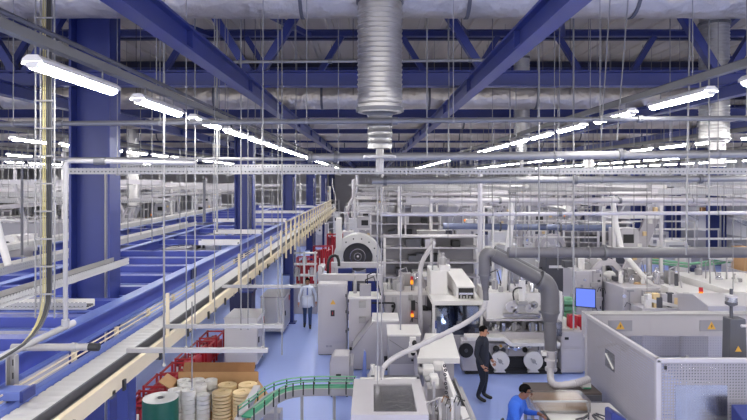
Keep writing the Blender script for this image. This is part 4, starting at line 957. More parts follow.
MB().box(6.2,6.8,10.05,10.5,.02,1.1).build('pedestal', LGREY, t, .01); MB().prism([(10.1,1.1),(10.45,1.1),(10.45,1.50),(10.1,1.36)], 6.25, 6.78, 'x').build('housing', BLUE, t, .02); MB().box(6.3,6.7,10.07,10.1,1.15,1.25).build('plate', BLUEL, t)
# what stands inside the guard
t = wthing('conveyor_frame', 'metal roller frame with plastic film inside the machine guard', 'machine', (7.2,12.4,0))
g = MB()
for a in (6.0,7.6): g.bar((a,11.2,1.2),(a+1.2,13.7,1.35),.06,.10)
g.build('side_beam', ZINC, t); each('roller', CHROME, t, [MB().tube([(6.05+.12*k,11.3+.25*k,1.24),(7.55+.12*k,11.3+.25*k,1.24)], .04, 10) for k in range(10)])
each('leg', ZINC, t, [MB().box(a,a+.07,b,b+.07,0,1.2) for a,b in ((6.0,11.3),(7.6,11.3),(7.0,13.5),(8.6,13.5))])
MB().box(6.3,7.4,12.2,12.9,1.29,1.55).build('carton', CLEAR, t)
MB().tube([(5.2,13.8,1.55),(5.5,13.5,1.72),(5.62,13.3,1.62),(5.75,13.4,1.75)], .035, 8).build('black_cable', BLACK, t); MB().ball((5.6,13.35,1.68),(.09,.09,.09),10,8).build('black_plug', BLACK, t)
MB().box(8.4,9.6,11.4,13.4,.1,1.5).build('side_unit', LGREY, t, .015)
# beacon post
xb, yb = X(735.5,11.3), 11.3
t = wthing('beacon_post', 'dark post carrying a clear signal beacon at the right edge inside the guard', 'beacon', (xb,yb,0))
MB().prism([(xb-.15,0),(xb+.28,0),(xb+.2,Z(319,yb)),(xb-.10,Z(319,yb))], yb, yb+.25, 'y').build('post', DGREY, t, .015)
zb = Z(319,yb); MB().cyl((xb-.02,yb+.1,zb), .03, .55, 'z', 12).build('pole', DGREY, t); zb = Z(307,yb)
MB().lathe((xb-.02,yb+.1,zb), [(.05,0),(.11,.03),(.11,.08),(.10,.08)], 18).build('beacon_base', DGREY, t); MB().lathe((xb-.02,yb+.1,zb+.08), [(.105,0),(.105,.09)], 18).build('lens', CLEAR, t); MB().lathe((xb-.02,yb+.1,zb+.17), [(.11,0),(.11,.03),(.06,.05)], 18).build('beacon_cap', LGREY, t)
triangle(t, xb+.05, yb-.004, Z(349,yb), .06); MB().tube([(xb+.05,yb+.1,Z(324,yb)),(xb+.12,yb,Z(326,yb)),(xb+.4,yb,Z(326,yb))], .03, 8).build('hose', LGREY, t)

# ------------------------------------------------------------------ right middle distance
t = wthing('dark_cabinet', 'dark grey tall cabinet with a white strip behind the packaging machine', 'cabinet', (X(562,24),24.4,0))
MB().box(X(546,24),X(575,24),24,25,.02,Z(262,24)+.3).build('body', DGREY, t, .015); MB().box(X(549,24),X(575,24),23.95,24,Z(268,24),Z(265.5,24)).build('white_strip', WHITE, t)
y = 20.5
t = wthing('octagon_machine', 'light grey machine with an eight-sided arch right of the monitor', 'machine', (X(608,y),y+.8,0))
MB().box(X(576,y),X(602,y),y,y+1.4,.02,Z(271,y)).build('left_cabinet', LGREY, t, .015); MB().box(X(602,y),X(616,y),y+.3,y+1.4,.02,Z(285,y)).build('mid_box', MGREY, t, .012)
MB().box(X(577.5,y),X(588,y),y-.015,y,.3,Z(274,y)).build('door', LGREY, t, .005); MB().box(X(589.5,y),X(600.5,y),y-.015,y,.3,Z(274,y)).build('door', LGREY, t, .005)
hinge_set(t, X(600,y), y-.02, (1.0,1.6,2.1))
MB().box(X(604,y),X(613,y),y+.1,y+.3,.6,Z(290,y)).build('dark_chute', DGREY, t, .01); MB().box(X(605,y),X(614,y),y+.05,y+.3,Z(289,y),Z(282,y)).build('feed_tray', ZINC, t, .01)
oc, oz = X(611,y), Z(278,y); MB().ring((oc,y+.3,oz), .42, .62, .5, 'y', 8, PI/8, PI/8+2*PI).build('octagon_arch', LGREY, t)
MB().ball((oc+.02,y+.2,oz+.08),(.22,.15,.14),12,8).build('white_unit', WHITE, t); MB().lathe((X(622,y),y-.05,Z(286,y)), [(.10,0),(.16,.04),(.16,.14),(.05,.16)], 16, 'y').build('dark_motor', NAVY, t)
each('rod', CHROME, t, [MB().tube([(oc-.2+.13*k,y+.15,oz-.5),(oc-.25+.13*k,y+.15,oz+.15)], .015, 6) for k in range(4)])
t = wthing('feed_line', 'long light grey machine line running off to the right behind the guard', 'machine', (X(660,19.6),19.8,0))
MB().prism([(19.0,.05),(21.2,.05),(21.2,Z(280,21)),(19.6,Z(283,20)),(19.0,Z(288,19))], X(617,19.5), X(655,19.5), 'x').build('body', LGREY, t, .015)
MB().box(X(628,20),X(648,20),18.9,19.0,Z(302,19),Z(290,19)).build('grey_panel', MGREY, t, .01)
MB().box(X(655,19.5),X(668,19.5),19.0,21.0,.05,Z(292,19)).build('link_box', WHITE, t, .015)
rn = random.Random(21)
for k in range(22):
    a = X(640+46*rn.random(),18.8); b = 18.3+rn.random()*.6; z_ = Z(300-8*rn.random(),b)
    MB().box(a-.09,a+.09,b-.08,b+.08,z_-.5,z_).build('feed_unit', [WHITE,ZINC,TAN,DGREY,LGREY][k%5], t, .01)
MB().bar((X(640,18.6),18.3,Z(297,18.6)),(X(688,18.6),18.3,Z(312,18)),.12,.10).build('guide_rail', WHITE, t); MB().box(X(634,18.7),X(690,18.7),18.15,18.95,.05,Z(306,18.5)).build('lower_body', LGREY, t, .015)
MB().lathe((X(659,19.2),18.9,Z(292,19)), [(.05,0),(.14,.02),(.14,.06),(.05,.08)], 18, 'y').build('white_wheel', WHITE, t); MB().box(X(665,18.6),X(672,18.6),18.4,18.9,1.2,Z(286,18.6)).build('white_column', WHITE, t, .012)
MB().tube([W(612,196,21),W(616,225,21),W(622,252,20.6),W(648,282,20)]+[W(664,294,19.4),W(684,306,19)], .095, 12).build('white_tube', WHITE, t)
t = wthing('brown_carton', 'brown carton standing on the light grey machine line', 'carton', (X(638,19.9),20.0,Z(292,19.9)))
MB().box(X(633,19.9),X(644,19.9),19.75,20.15,Z(290,19.9)+.02,Z(283.5,19.9)).build('box', CARD, t, .006); MB().box(X(638,19.9),X(639.5,19.9),19.746,20.15,Z(290,19.9)+.02,Z(283.3,19.9)).build('tape', TAN, t)
t = wthing('long_machine', 'long white machine with sloping covers at the right edge behind the guard', 'machine', (X(705,20),20.5,0))
MB().prism([(19.0,.05),(22.6,.05),(22.6,Z(274,22.6)+.05),(21.4,Z(283,21.4)),(19.0,Z(294,19))], X(668,20), X(706,20), 'x').build('cover', WHITE, t, .015)
MB().prism([(18.4,.05),(22.6,.05),(22.6,Z(276,22.6)+.15),(20.6,Z(280,20.6)),(18.4,Z(292,18.4))], X(706.5,20), X(790,20), 'x').build('cover', WHITE, t, .015)
MB().prism([(16.6,.05),(18.3,.05),(18.3,Z(293,18.3)),(17.4,Z(294,17.4)),(16.6,Z(306,16.6))], X(700,17), X(790,17), 'x').build('front_cover', LGREY, t, .015)
MB().bar(W(724,305,16.9),W(729,297,17.2),.03,.03).build('handle', BLACK, t); stack_light(t, X(701,18.1), 18.1, Z(304,18.1), .5, .06)
MB().lathe((X(702,18.0),17.95,Z(306,18)), [(.05,0),(.12,.02),(.12,.12),(.05,.14)], 14, 'y').build('dark_motor', DGREY, t); MB().box(X(684,18.2),X(690,18.2),17.9,18.3,.9,Z(299,18.2)).build('dark_block', DGREY, t, .01)
t = wthing('drum_blower', 'dark blower with a blue lid standing behind the long white machine', 'blower', (X(695,24),24,0))
MB().box(X(691,24),X(699,24),23.8,24.4,.02,1.2).build('stand', LGREY, t, .01); MB().lathe((X(695,24),24,1.2), [(.16,0),(.2,.05),(.2,.5),(.12,.55)], 16).build('body', BLACK, t); MB().lathe((X(695,24),24,1.75), [(.2,0),(.2,.15),(.1,.24)], 16).build('lid', NAVY, t)
# shelves at the right wall
t = wthing('wall_shelf', 'white shelf board on the right-hand wall between the blue columns', 'shelf', (22.4,38,3.0))
MB().box(22.0,22.9,33.5,37.0,3.0,3.06).build('board', WHITE, t); MB().box(22.0,22.9,38.4,42.4,3.0,3.06).build('board', WHITE, t)
each('shelf_bracket', MGREY, t, [MB().bar((22.85,yy,2.6),(22.1,yy,2.98),.04,.04) for yy in (33.8,36.6,38.8,42.0)])
for k, (yy, zz, w_) in enumerate([(38.9,3.06,.7),(40.2,3.06,.6)]):
    t = wthing('brown_carton', 'brown carton on the shelf at the right-hand wall, %s one' % ('nearer','farther')[k], 'carton', (22.4,yy,zz)); MB().box(22.1,22.6,yy-w_/2,yy+w_/2,zz,zz+.5).build('box', CARDD, t, .006); MB().box(22.08,22.62,yy-.04,yy+.04,zz,zz+.503).build('tape', TAN, t)
tag(MB().box(X(744,23),X(756,23),23,23.8,1.9,2.8).build('tan_carton', CARD), 'tan carton at the right edge of the picture behind the long white machine', 'carton')
tag(MB().box(X(742,23)-.0,X(760,23),22.9,24,0,1.9).build('carton_stand', LGREY), 'light grey stand under the tan carton at the right edge', 'stand')
t = wthing('green_conveyor', 'pale green overhead chain line crossing at the right above the long white machine', 'conveyor', (X(690,24),24.5,Z(262,24)))
MB().tube([W(648,259,24.5),W(690,264,24.5),W(735,258,24.5),W(800,256,24.5)], .05, 8).build('chain_rail', GREENP, t); MB().tube([W(648,262,24.5),W(690,267,24.5),W(735,261,24.5),W(800,259,24.5)], .05, 8).build('chain_rail', GREENP, t)
MB().tube([W(685,250,25),W(720,258,24),W(790,268,23)], .10, 10).build('white_guide', WHITE, t); each('post', ZINC, t, [MB().tube([W(px,260,24.5),(X(px,24.5),24.5,0)], .035, 8) for px in (660,700,752)])

# ------------------------------------------------------------------ far machines: a few kinds, each built once and copied with its parts
def proto_cartoner():
    t = thing('packing_machine','x','machine')
    MB().box(-1.6,1.6,-.6,.6,.02,.95).build('base', LGREY, t, .015)
    MB().box(-1.6,1.6,-.66,.66,1.9,2.1).build('top_cover', WHITE, t, .02)
    for a in (-1.56,-.5,.55,1.5):
        MB().box(a,a+.07,-.6,-.53,.95,1.9).build('post', WHITE, t)
    MB().box(-1.55,1.55,.5,.58,.95,1.9).build('rear_panel', DGREY, t)
    MB().box(-1.5,.55,-.57,-.555,.97,1.88).build('window', DOOR_GLASS, t)
    rn = random.Random(2)
    for k in range(9):
        a = -1.4+.3*k; MB().box(a-.1,a+.1,-.3,.2,.95,1.2+.5*rn.random()).build('inner_unit', [ZINC,DGREY,WHITE,CHROME][k%4], t)
    MB().box(1.7,2.3,-.5,.5,.02,2.2).build('control_cabinet', LGREY, t, .015)
    cd = MB().box(1.76,2.24,-.52,-.5,.3,2.1).build('cabinet_door', WHITE, t); MB().box(1.85,2.1,-.535,-.52,1.45,1.7).build('panel_screen', BLACK, cd)
    MB().prism([(-.9,2.1),(-.2,2.1),(.1,2.9),(-1.2,2.9)],-.35,.4,'y').build('hopper', ZINC, t)
    MB().tube([(-.55,0,2.9),(-.55,0,5.0)],.07,8).build('service_pipe', WHITE, t)
    MB().tube([(1.9,.2,2.2),(1.9,.2,3.6),(1.6,.2,4.6),(1.6,.2,5.2)],.05,8).build('service_pipe', LGREY, t)
    MB().cyl((1.2,-.3,2.1),.02,.3,'z',8).build('light_pole', DGREY, t); MB().cyl((1.2,-.3,2.4),.045,.1,'z',10).build('amber_lens', AMBERL, t)
    return remember(t)
def proto_maker():
    t = thing('making_machine','x','machine')
    MB().box(-2,2,-.7,.7,.02,.8).build('base', LGREY, t, .015); MB().box(-2,-.9,-.6,.6,.8,2.0).build('left_housing', WHITE, t, .02); MB().box(.7,2,-.65,.65,.8,1.6).build('right_housing', LGREY, t, .02)
    MB().prism([(-.9,.8),(.7,.8),(.7,1.25),(-.9,1.6)],-.5,.5,'y').build('feed_cover', WHITE, t, .015)
    for a in (-1.45,1.35):
        rl = MB().cyl((a,-.78,1.15),.32,.1,'y',22).build('reel', WHITE, t); MB().cyl((a,-.82,1.15),.07,.06,'y',12).build('reel_hub', DGREY, rl)
    MB().ring((.0,-.1,2.0),.45,.62,.35,'y',24).build('wheel', LGREY, t); MB().box(-.1,.1,-.05,.2,1.2,2.0).build('wheel_stand', ZINC, t)
    for a in (-1.9,-.95,.75,1.9):
        MB().box(a-.03,a+.03,-.5,-.44,1.6,3.2).build('frame_post', WHITE, t)
    for z in (2.5,3.15): MB().box(-1.93,1.93,-.5,-.44,z,z+.06).build('frame_rail', WHITE, t)
    MB().tube([(-1.4,.2,2.0),(-1.4,.2,3.4),(-1.0,.2,4.2),(-1.0,.2,5.3)],.11,10).build('suction_pipe', LGREY, t); MB().tube([(1.3,.3,1.6),(1.3,.3,5.1)],.06,8).build('service_pipe', ZINC, t)
    MB().box(.9,1.3,-.68,-.655,1.0,1.4).build('panel_screen', BLACK, t); MB().box(-.7,.5,-.53,-.5,.85,1.2).build('dark_slot', DGREY, t)
    for k in range(5): MB().box(-.7+.25*k,-.58+.25*k,-.56,-.53,.88,1.02+.04*(k%3)).build('slot_unit', [CHROME,BLUE,ZINC,CARD,BLACK][k], t)
    return remember(t)
def proto_tower():
    t = thing('lift_tower','x','machine')
    for a in (-.9,.9):
        for b in (-.5,.5): MB().box(a-.05,a+.05,b-.05,b+.05,0,4.3).build('post', WHITE, t)
    for z in (1.4,2.5,3.6,4.25):
        for b in (-.5,.5): MB().box(-.95,.95,b-.03,b+.03,z-.05,z+.05).build('cross_rail', WHITE, t)
        for a in (-.9,.9): MB().box(a-.03,a+.03,-.5,.5,z-.05,z+.05).build('side_rail', WHITE, t)
    MB().bar((-.8,-.3,.6),(.8,-.3,3.9),.5,.12,(0,1,0)).build('lift_belt', LGREY, t)
    for k in range(8): MB().box(-.75+.2*k,-.6+.2*k,-.45,-.2,.85+.42*k,1.0+.42*k).build('carton', TAN if k%2 else PAPER, t)
    MB().box(-.8,.8,-.45,.45,.02,.6).build('drive_box', LGREY, t, .015); MB().box(-.75,.1,-.4,.4,2.55,3.2).build('top_unit', LGREY, t, .015); MB().box(-.5,-.1,-.42,-.4,2.7,3.0).build('panel_screen', BLACK, t)
    return remember(t)
def proto_store():
    t = thing('tray_store','x','machine')
    for a in (-1.8,0,1.8): MB().box(a-.04,a+.04,-.4,-.32,0,3.4).build('post', WHITE, t); MB().box(a-.04,a+.04,.32,.4,0,3.4).build('post', WHITE, t)
    for z in (.5,1.1,1.7,2.3,2.9,3.35):
        MB().box(-1.85,1.85,-.42,.42,z-.03,z+.03).build('shelf', LGREY, t)
    rn = random.Random(4)
    for k in range(15):
        z = (.53,1.13,1.73,2.33,2.93)[k%5]; a = -1.6+rn.random()*2.9
        MB().box(a,a+.3+.3*rn.random(),-.35,.3,z,z+.2+.15*rn.random()).build('tray', [PAPER,LGREY,DGREY,TAN,DGREY,BLACK][rn.randrange(6)], t)
    MB().box(-1.85,1.85,.40,.43,.3,3.3).build('back_panel', MGREY, t)
    MB().tube([(-1.2,0,3.4),(-1.2,0,5.4)],.08,8).build('service_pipe', WHITE, t)
    return remember(t)
def proto_cabs():
    t = thing('cabinet_group','x','cabinet')
    MB().box(-1.2,1.2,-.4,.4,.02,2.1).build('body', LGREY, t, .015)
    for k in range(3):
        dd = MB().box(-1.16+.79*k,-.42+.79*k,-.43,-.4,.2,2.0).build('door', WHITE, t, .008); MB().box(-.5+.79*k,-.46+.79*k,-.46,-.43,1.0,1.2).build('handle', BLACK, dd)
    MB().box(-.9,-.5,-.2,.2,2.1,2.35).build('fan_box', MGREY, t); MB().box(.1,.9,-.25,.25,2.1,2.6).build('cooler', WHITE, t, .015)
    MB().tube([(0,.2,2.1),(0,.2,3.2),(.4,.2,4.0),(.4,.2,5.0)],.06,8).build('service_pipe', LGREY, t)
    return remember(t)
def proto_line():
    t = thing('belt_line','x','conveyor')
    MB().box(-2.4,2.4,-.3,.3,1.0,1.12).build('belt', LGREY, t); 
    for b in (-.36,.33): MB().box(-2.4,2.4,b,b+.03,.95,1.25).build('side_guard', WHITE, t)
    for a in (-2.1,0,2.1): MB().box(a-.04,a+.04,-.3,.3,0,1.0).build('leg', ZINC, t)
    for k in range(8): MB().box(-2.2+.58*k,-1.9+.58*k,-.2,.2,1.12,1.3).build('carton', [TAN,PAPER,CARD,PAPER][k%4], t)
    MB().box(-.6,.6,-.5,.5,1.3,2.3).build('scanner', WHITE, t, .02); MB().box(-.4,.4,-.52,-.5,1.5,2.1).build('scanner_door', MGREY, t)
    for a in (-2.3,2.3): MB().box(a-.03,a+.03,-.4,-.34,1.0,3.0).build('post', WHITE, t)
    MB().box(-2.35,2.35,-.4,-.34,2.95,3.05).build('rail', WHITE, t)
    return remember(t)
PROT = [(proto_cartoner,'off-white packing machine with glazed front'),(proto_maker,'light grey making machine with two reels'),(proto_tower,'white open lift tower carrying cartons'),
        (proto_store,'white tray rack full of trays'),(proto_cabs,'row of light grey control cabinets'),(proto_line,'belt line with cartons and scanner box')]
protos = [None]*len(PROT)
def far(kind, x, y, rz, place, grp, sc=None):
    lb = PROT[kind][1] + ', ' + place
    if protos[kind] is None:
        p = PROT[kind][0](); protos[kind] = p; p.location = (x,y,0); p.rotation_euler = (0,0,rz); p['label'] = lb; p['group'] = grp
        if sc: p.scale = sc
        return p
    return dup(protos[kind], (x,y,0), rz, lb, grp, sc)
rn = random.Random(12)
# right and middle of the hall
ri = 0
for y in (23.5,27.2,31,35,39.5,44.5,50,56,62,67.5):
    ri += 1
    xs = [1.8,6.8,11.8,16.6] if y < 34 else [-.2,4.8,9.8,14.8,19.2]
    if y < 26: xs = [2.3,10.2]
    elif y < 30: xs = [3.2,8.2]
    elif y < 46: xs = xs[:3]
    for j, x0 in enumerate(xs):
        kd = [0,1,2,3,5,1,0,4,2,3][(ri*3+j*5) % 10]
        x = x0+rn.uniform(-.08,.08); yy = y+rn.uniform(-.5,.5)
        if x0 > 19: kd = 4 if ri % 2 else 2
        far(kd, x, yy, 0 if rn.random() < .75 else PI, 'right row %d, %s from left' % (ri, nth(j+1)), 'far machines right of the aisle', (1,1,rn.uniform(.92,1.15)))
for j, (kd, x, y) in enumerate([(5,14.6,27.2),(4,18.6,29.5),(5,16.2,32.4),(4,14.8,36.0),(5,18.2,38.5),(4,16.4,42.5)]):
    far(kd, x, y, 0, '%s from viewer by right wall' % nth(j+1), 'low machines by the right-hand wall')
# left of the platform
ri = 0
for y in (17.5,21,25,29,33.5,38.5,44,50,56.5,63):
    ri += 1; lim = .62*y+2
    xs = [-12.2,-17.2,-22.2,-27.2,-32.2,-37.2]
    xs = [v for v in xs if -v < lim]
    for j, x0 in enumerate(xs):
        kd = [1,3,0,2,3,1,5,0,4,2][(ri*7+j*3) % 10]
        far(kd, x0+rn.uniform(-.08,.08), y+rn.uniform(-.5,.5), 0 if rn.random() < .75 else PI, 'left row %d, %s from platform' % (ri, nth(j+1)), 'far machines left of the platform', (1,1,rn.uniform(1.0,1.2)))
for j, (x, y) in enumerate([(-5.6,49.6),(-5.2,53.6),(-5.4,57.2),(-5.2,61.5),(-5.4,65.5)]):
    far([1,3,0,2,3][j], x, y, 0, '%s up the aisle end' % nth(j+1), 'machines at the end of the aisle')

# overhead trays and pipes crossing the far field
k = 0
for y, z, a, b in [(15.9,5.05,7.5,19),(17.2,4.75,1,21),(19.2,5.25,2,21.1),(21.5,4.5,3,21),(23.9,5.0,.5,21.1),(25.9,4.4,2,21.1),(27.0,5.1,-.5,21.1),(29,4.2,-.5,20),(31.5,4.8,-.5,21.1),(34,4.3,0,21.1),(37,5.0,-1,21.1),(40,4.4,-1,21.1),(44,4.9,-1.5,21.1),(48,4.3,-1.5,21.1),(53,4.9,-2,21.1),(59,4.5,-2,21.1)]:
    k += 1
    htray('white overhead tray across the machines on the right side, %s from the viewer' % nth(k), y, z, a, b, .35, .11, LGREY, SLOT if k % 2 else LGREY, 1.5, 'overhead_tray', 'overhead trays on the right', k % 3 == 0)
k = 0
for y, z, a, b in [(14.5,5.0,-9.5,-6.2),(17,5.3,-13,-6),(19.0,4.7,-14,-6.5),(21.4,5.2,-17,-6),(24,4.5,-17,-9.6),(26.4,5.0,-20,-6),(29.5,4.4,-21,-9.6),(32,5.1,-23,-6),(35.5,4.5,-25,-9.6),(39,5.0,-27,-5),(43,4.4,-30,-9.6),(47.5,4.9,-32,-5),(52,4.5,-36,-5),(58,4.9,-40,-5)]:
    k += 1
    htray('white overhead tray across the machines on the left side, %s from the viewer' % nth(k), y, z, a, b, .35, .11, LGREY, SLOT if k % 2 else LGREY, 1.5, 'overhead_tray', 'overhead trays on the left', k % 3 == 0)
for i, (x, z, y0, y1) in enumerate([(4.0,5.0,17,60),(6.4,4.6,18,60),(9.0,5.15,18,60),(11.6,4.7,20,60),(14.2,5.1,22,60),(17.6,4.6,27,60),(19.8,5.0,32,60)]):
    long_tray('white cable tray running away over the right-hand machines, %s from the left' % nth(i+1), x, z, y0, y1, .3, .1, 3.5, LGREY, LGREY, 'long trays over the right-hand machines')
for i, (x, z, y0, y1) in enumerate([(-10.4,4.6,16,60),(-12.8,5.0,20,60),(-14.9,4.5,25,60),(-19,5.0,31,60),(-23,4.6,37,60)]):
    long_tray('white cable tray running away over the left-hand machines, %s from the platform' % nth(i+1), x, z, y0, y1, .3, .1, 3.5, LGREY, LGREY, 'long trays over the left-hand machines')
for i, (x, z, r, y0, y1, m) in enumerate([(1.2,4.9,.09,20,62,LGREY),(4.9,5.2,.07,19,62,WHITE),(7.2,4.35,.12,22,62,GALV),(12.9,5.3,.1,21,62,GALV),(15.6,4.5,.08,26,62,WHITE)]):
    t = wthing('long_pipe', 'round pipe running away over the right-hand machines, %s from the left' % nth(i+1), 'pipe', (x,y0,z), 'long pipes over the machines')
    MB().tube([(x,y0,z),(x,y1,z)], r, 10).build('pipe', m, t); each('hanger', ZINC, t, [MB().tube([(x,y0+1+4*q,z+r),(x,y0+1+4*q,9.4)], .007, 5) for q in range(9)])
# orange boxes on the overhead trays
for i, (px, py, d) in enumerate([(597,202.5,25.66),(681,202.5,25.66),(716,202.5,25.66),(622,202.5,25.66)]):
    p = W(px,py,d); t = wthing('junction_box', 'small orange junction box on an overhead tray, %s from the left' % nth([1,3,4,2][i]), 'junction box', tuple(p), 'orange junction boxes')
    MB().box(p.x-.13,p.x+.13,d-.2,d-.02,p.z-.12,p.z+.12).build('box', ORANGE, t, .01); MB().cyl((p.x,d-.22,p.z), .04, .03, 'y', 10).build('lamp', RED, t)
# thin rods in the right half
k = 0
for px, d, p0, p1 in [(448,15,95,240),(462,17,100,225),(471,13,90,195),(492,16,100,240),(500,19,110,215),(523,13.5,105,258),(531,17,110,235),(547,15,100,250),(566,16,108,230),(585,14,96,262),(593,18,110,220),(612,15,120,250),(634,16,118,240),(647,14.5,96,300),(655,18,120,235),(664,13,110,282),(672,16,118,240),(697,14,125,258),(724,15,140,252),(733,13,130,290),(741,17,140,240)]:
    k += 1; rod(px, p0, p1, d, .008, 'thin wire rod among those hanging over the right-hand machines, %s from the left' % nth(k))
k = 0
for px, d, p0, p1 in [(22,9,150,262),(28,11,130,245),(59,13,120,240),(128,11,130,245),(141,13,150,235),(152,10,128,242),(180,12,150,230),(203,14,150,225),(213,12,140,222),(228,13,150,220),(262,11,90,235),(272,13,110,225),(300,13,120,300)]:
    k += 1; rod(px, p0, p1, d, .008, 'thin wire rod among those hanging over the left-hand platform, %s from the left' % nth(k))
rod(204.5,180,222,9.5,.02,'dark upright rod with a bent tip above the platform',DGREY)
rod(22,168,255,9.0,.018,'dark upright rod at the far left above the platform',DGREY)
t = wthing('white_tube', 'white tube slanting down at the far left edge above the platform', 'tube', (X(5,10),10,Z(262,10)))
MB().tube([W(-8,205,10),W(0,236,10),W(9,268,10)], .06, 10).build('tube', WHITE, t); MB().tube([W(8,265,10),W(9.5,270,10)], .075, 10).build('cuff', LGREY, t)
t = wthing('bracket_machine', 'white round-fronted unit standing at the far left above the platform', 'machine', (X(9,15),15,3.1))
MB().cyl(W(9,243,15)-Vector((0,.05,0)), .2, .3, 'y', 22).build('round_cover', WHITE, t); MB().box(X(3,15),X(20,15),15.1,15.8,3.1,Z(236,15)).build('body', LGREY, t, .015); MB().cyl(W(9,243,15)-Vector((0,.08,0)), .05, .06, 'y', 12).build('hub', DGREY, t)
tag(MB().box(-10.5,-7.5,14.8,16.2,0,3.1).build('white_stand', LGREY), 'light grey stand under the round-fronted unit at the far left', 'stand')

# small white fan units and a thin wall frame in the middle distance
t = wthing('tube_stand', 'white tubular frame right of the thick white vertical pipe', 'frame', (X(493,20),20,Z(250,20)))
MB().tube([W(484,207,20),W(491,207,20),W(493,208.5,20),W(493,255,20)], .035, 8).build('tube', WHITE, t); MB().tube([W(484,207,20),W(484,255,20)], .03, 8).build('tube', WHITE, t)
MB().tube([(X(493,20),20,Z(255,20)),(X(493,20),20,0)], .04, 8).build('post', WHITE, t); MB().tube([(X(484,20),20,Z(255,20)),(X(484,20),20,0)], .04, 8).build('post', WHITE, t)
t = wthing('bent_tube', 'white bent tube dropping behind the suction pipe', 'tube', (X(510,17),17,Z(247,17)))
MB().tube([W(512,200,17),W(511,225,17),W(508,247,17),(X(506,17),17.3,2.2)], .085, 12).build('tube', WHITE, t); MB().tube([W(511.3,220,17),W(511,225,17)], .10, 12).build('cuff', LGREY, t)

# fittings on the plain faces of the nearer machines
def fittings(name, x0, x1, y, z0, z1, n, seed, label_key=None):
    t = [o for o in C.objects if o.get('label','').startswith(name)][0]; r = random.Random(seed)
    for k in range(n):
        a = x0+(x1-x0)*r.random(); z = z0+(z1-z0)*r.random(); q = r.random()
        if q < .3: MB().box(a,a+.08+.2*r.random(),y-.05,y,z,z+.06+.14*r.random()).build('panel_box', [LGREY,MGREY,DGREY,ZINC][r.randrange(4)], t, .006)
        elif q < .5: MB().cyl((a,y-.05,z), .03+.05*r.random(), .06, 'y', 12).build('knob', [BLACK,CHROME,DGREY][r.randrange(3)], t)
        elif q < .75: MB().tube([(a,y-.04,z),(a+.05,y-.08,z+.15),(a+.1+.2*r.random(),y-.06,z+.1),(a+.3,y-.02,z-.1)], .012, 6).build('cable', [BLACK,DGREY,ZINC][r.randrange(3)], t)
        else: MB().box(a,a+.03,y-.03,y,z0,z1).build('seam_bar', [MGREY,ZINC][r.randrange(2)], t)
def topside(name, x0, x1, y0, y1, z, n, seed):
    t = [o for o in C.objects if o.get('label','').startswith(name)][0]; r = random.Random(seed)
    for k in range(n):
        a = x0+(x1-x0)*r.random(); b = y0+(y1-y0)*r.random(); q = r.random(); h = .1+.35*r.random(); w = .05+.12*r.random()
        if q < .45: MB().box(a-w,a+w,b-w,b+w,z-.02,z+h).build('top_unit', [WHITE,LGREY,MGREY,ZINC,DGREY][r.randrange(5)], t, .01)
        elif q < .7: MB().lathe((a,b,z-.02), [(w*.8,0),(w*.8,h),(w*.4,h+.05),(w*.4,h+.15)], 12).build('canister', [ZINC,CHROME,WHITE][r.randrange(3)], t)
        elif q < .88: MB().tube([(a,b,z-.02),(a,b,z+h+.2),(a+.25,b,z+h+.3),(a+.4,b,z-.02)], .02, 6).build('top_pipe', [ZINC,BLACK,LGREY][r.randrange(3)], t)
        else: MB().box(a-.02,a+.02,b-.02,b+.02,z-.02,z+.9).build('upright', ZINC, t)
fittings('long grey panelled machine', X(388,19), X(428,19), 19, .5, 1.7, 12, 1); topside('long grey panelled machine', X(388,19), X(430,19), 19.2, 20.5, Z(295,19)+.09, 16, 2)
fittings('big off-white packaging', X(488,16.6), X(560,16.6), 16.85, .5, Z(348,16.6), 14, 3); topside('big off-white packaging', X(488,16.6), X(560,16.6), 17.0, 18.4, Z(295.5,16.6), 22, 4)
fittings('light grey machine with an eight', X(577,20.5), X(601,20.5), 20.48, .6, 2.3, 10, 5); topside('light grey machine with an eight', X(577,20.5), X(601,20.5), 20.7, 21.8, Z(271,20.5), 12, 6)
topside('long light grey machine line', X(618,20), X(655,20), 19.7, 20.9, Z(282,20), 18, 7); fittings('long light grey machine line', X(618,19), X(655,19), 18.98, .6, Z(290,19), 16, 8)
topside('long white machine with sloping', X(672,20), X(706,20), 20.0, 22.0, Z(284,21), 10, 9); topside('long white machine with sloping', X(708,20), X(750,20), 19.5, 22.4, Z(283,20.5), 12, 10)
topside('white glazed machine booth', X(434,18), X(454,18), 18.5, 19.5, Z(271,18.4), 6, 12); topside('light grey control cabinet with a white', X(349,18), X(371,18), 18.1, 18.6, Z(299,17.9)+.07, 5, 13)
topside('white machine with a big round arch', X(340,26.3), X(375,26.3), 26.1, 26.7, 1.1, 6, 14)
topside('feed unit with motors', 1.05, 1.6, 11.1, 12.4, .55, 9, 15)

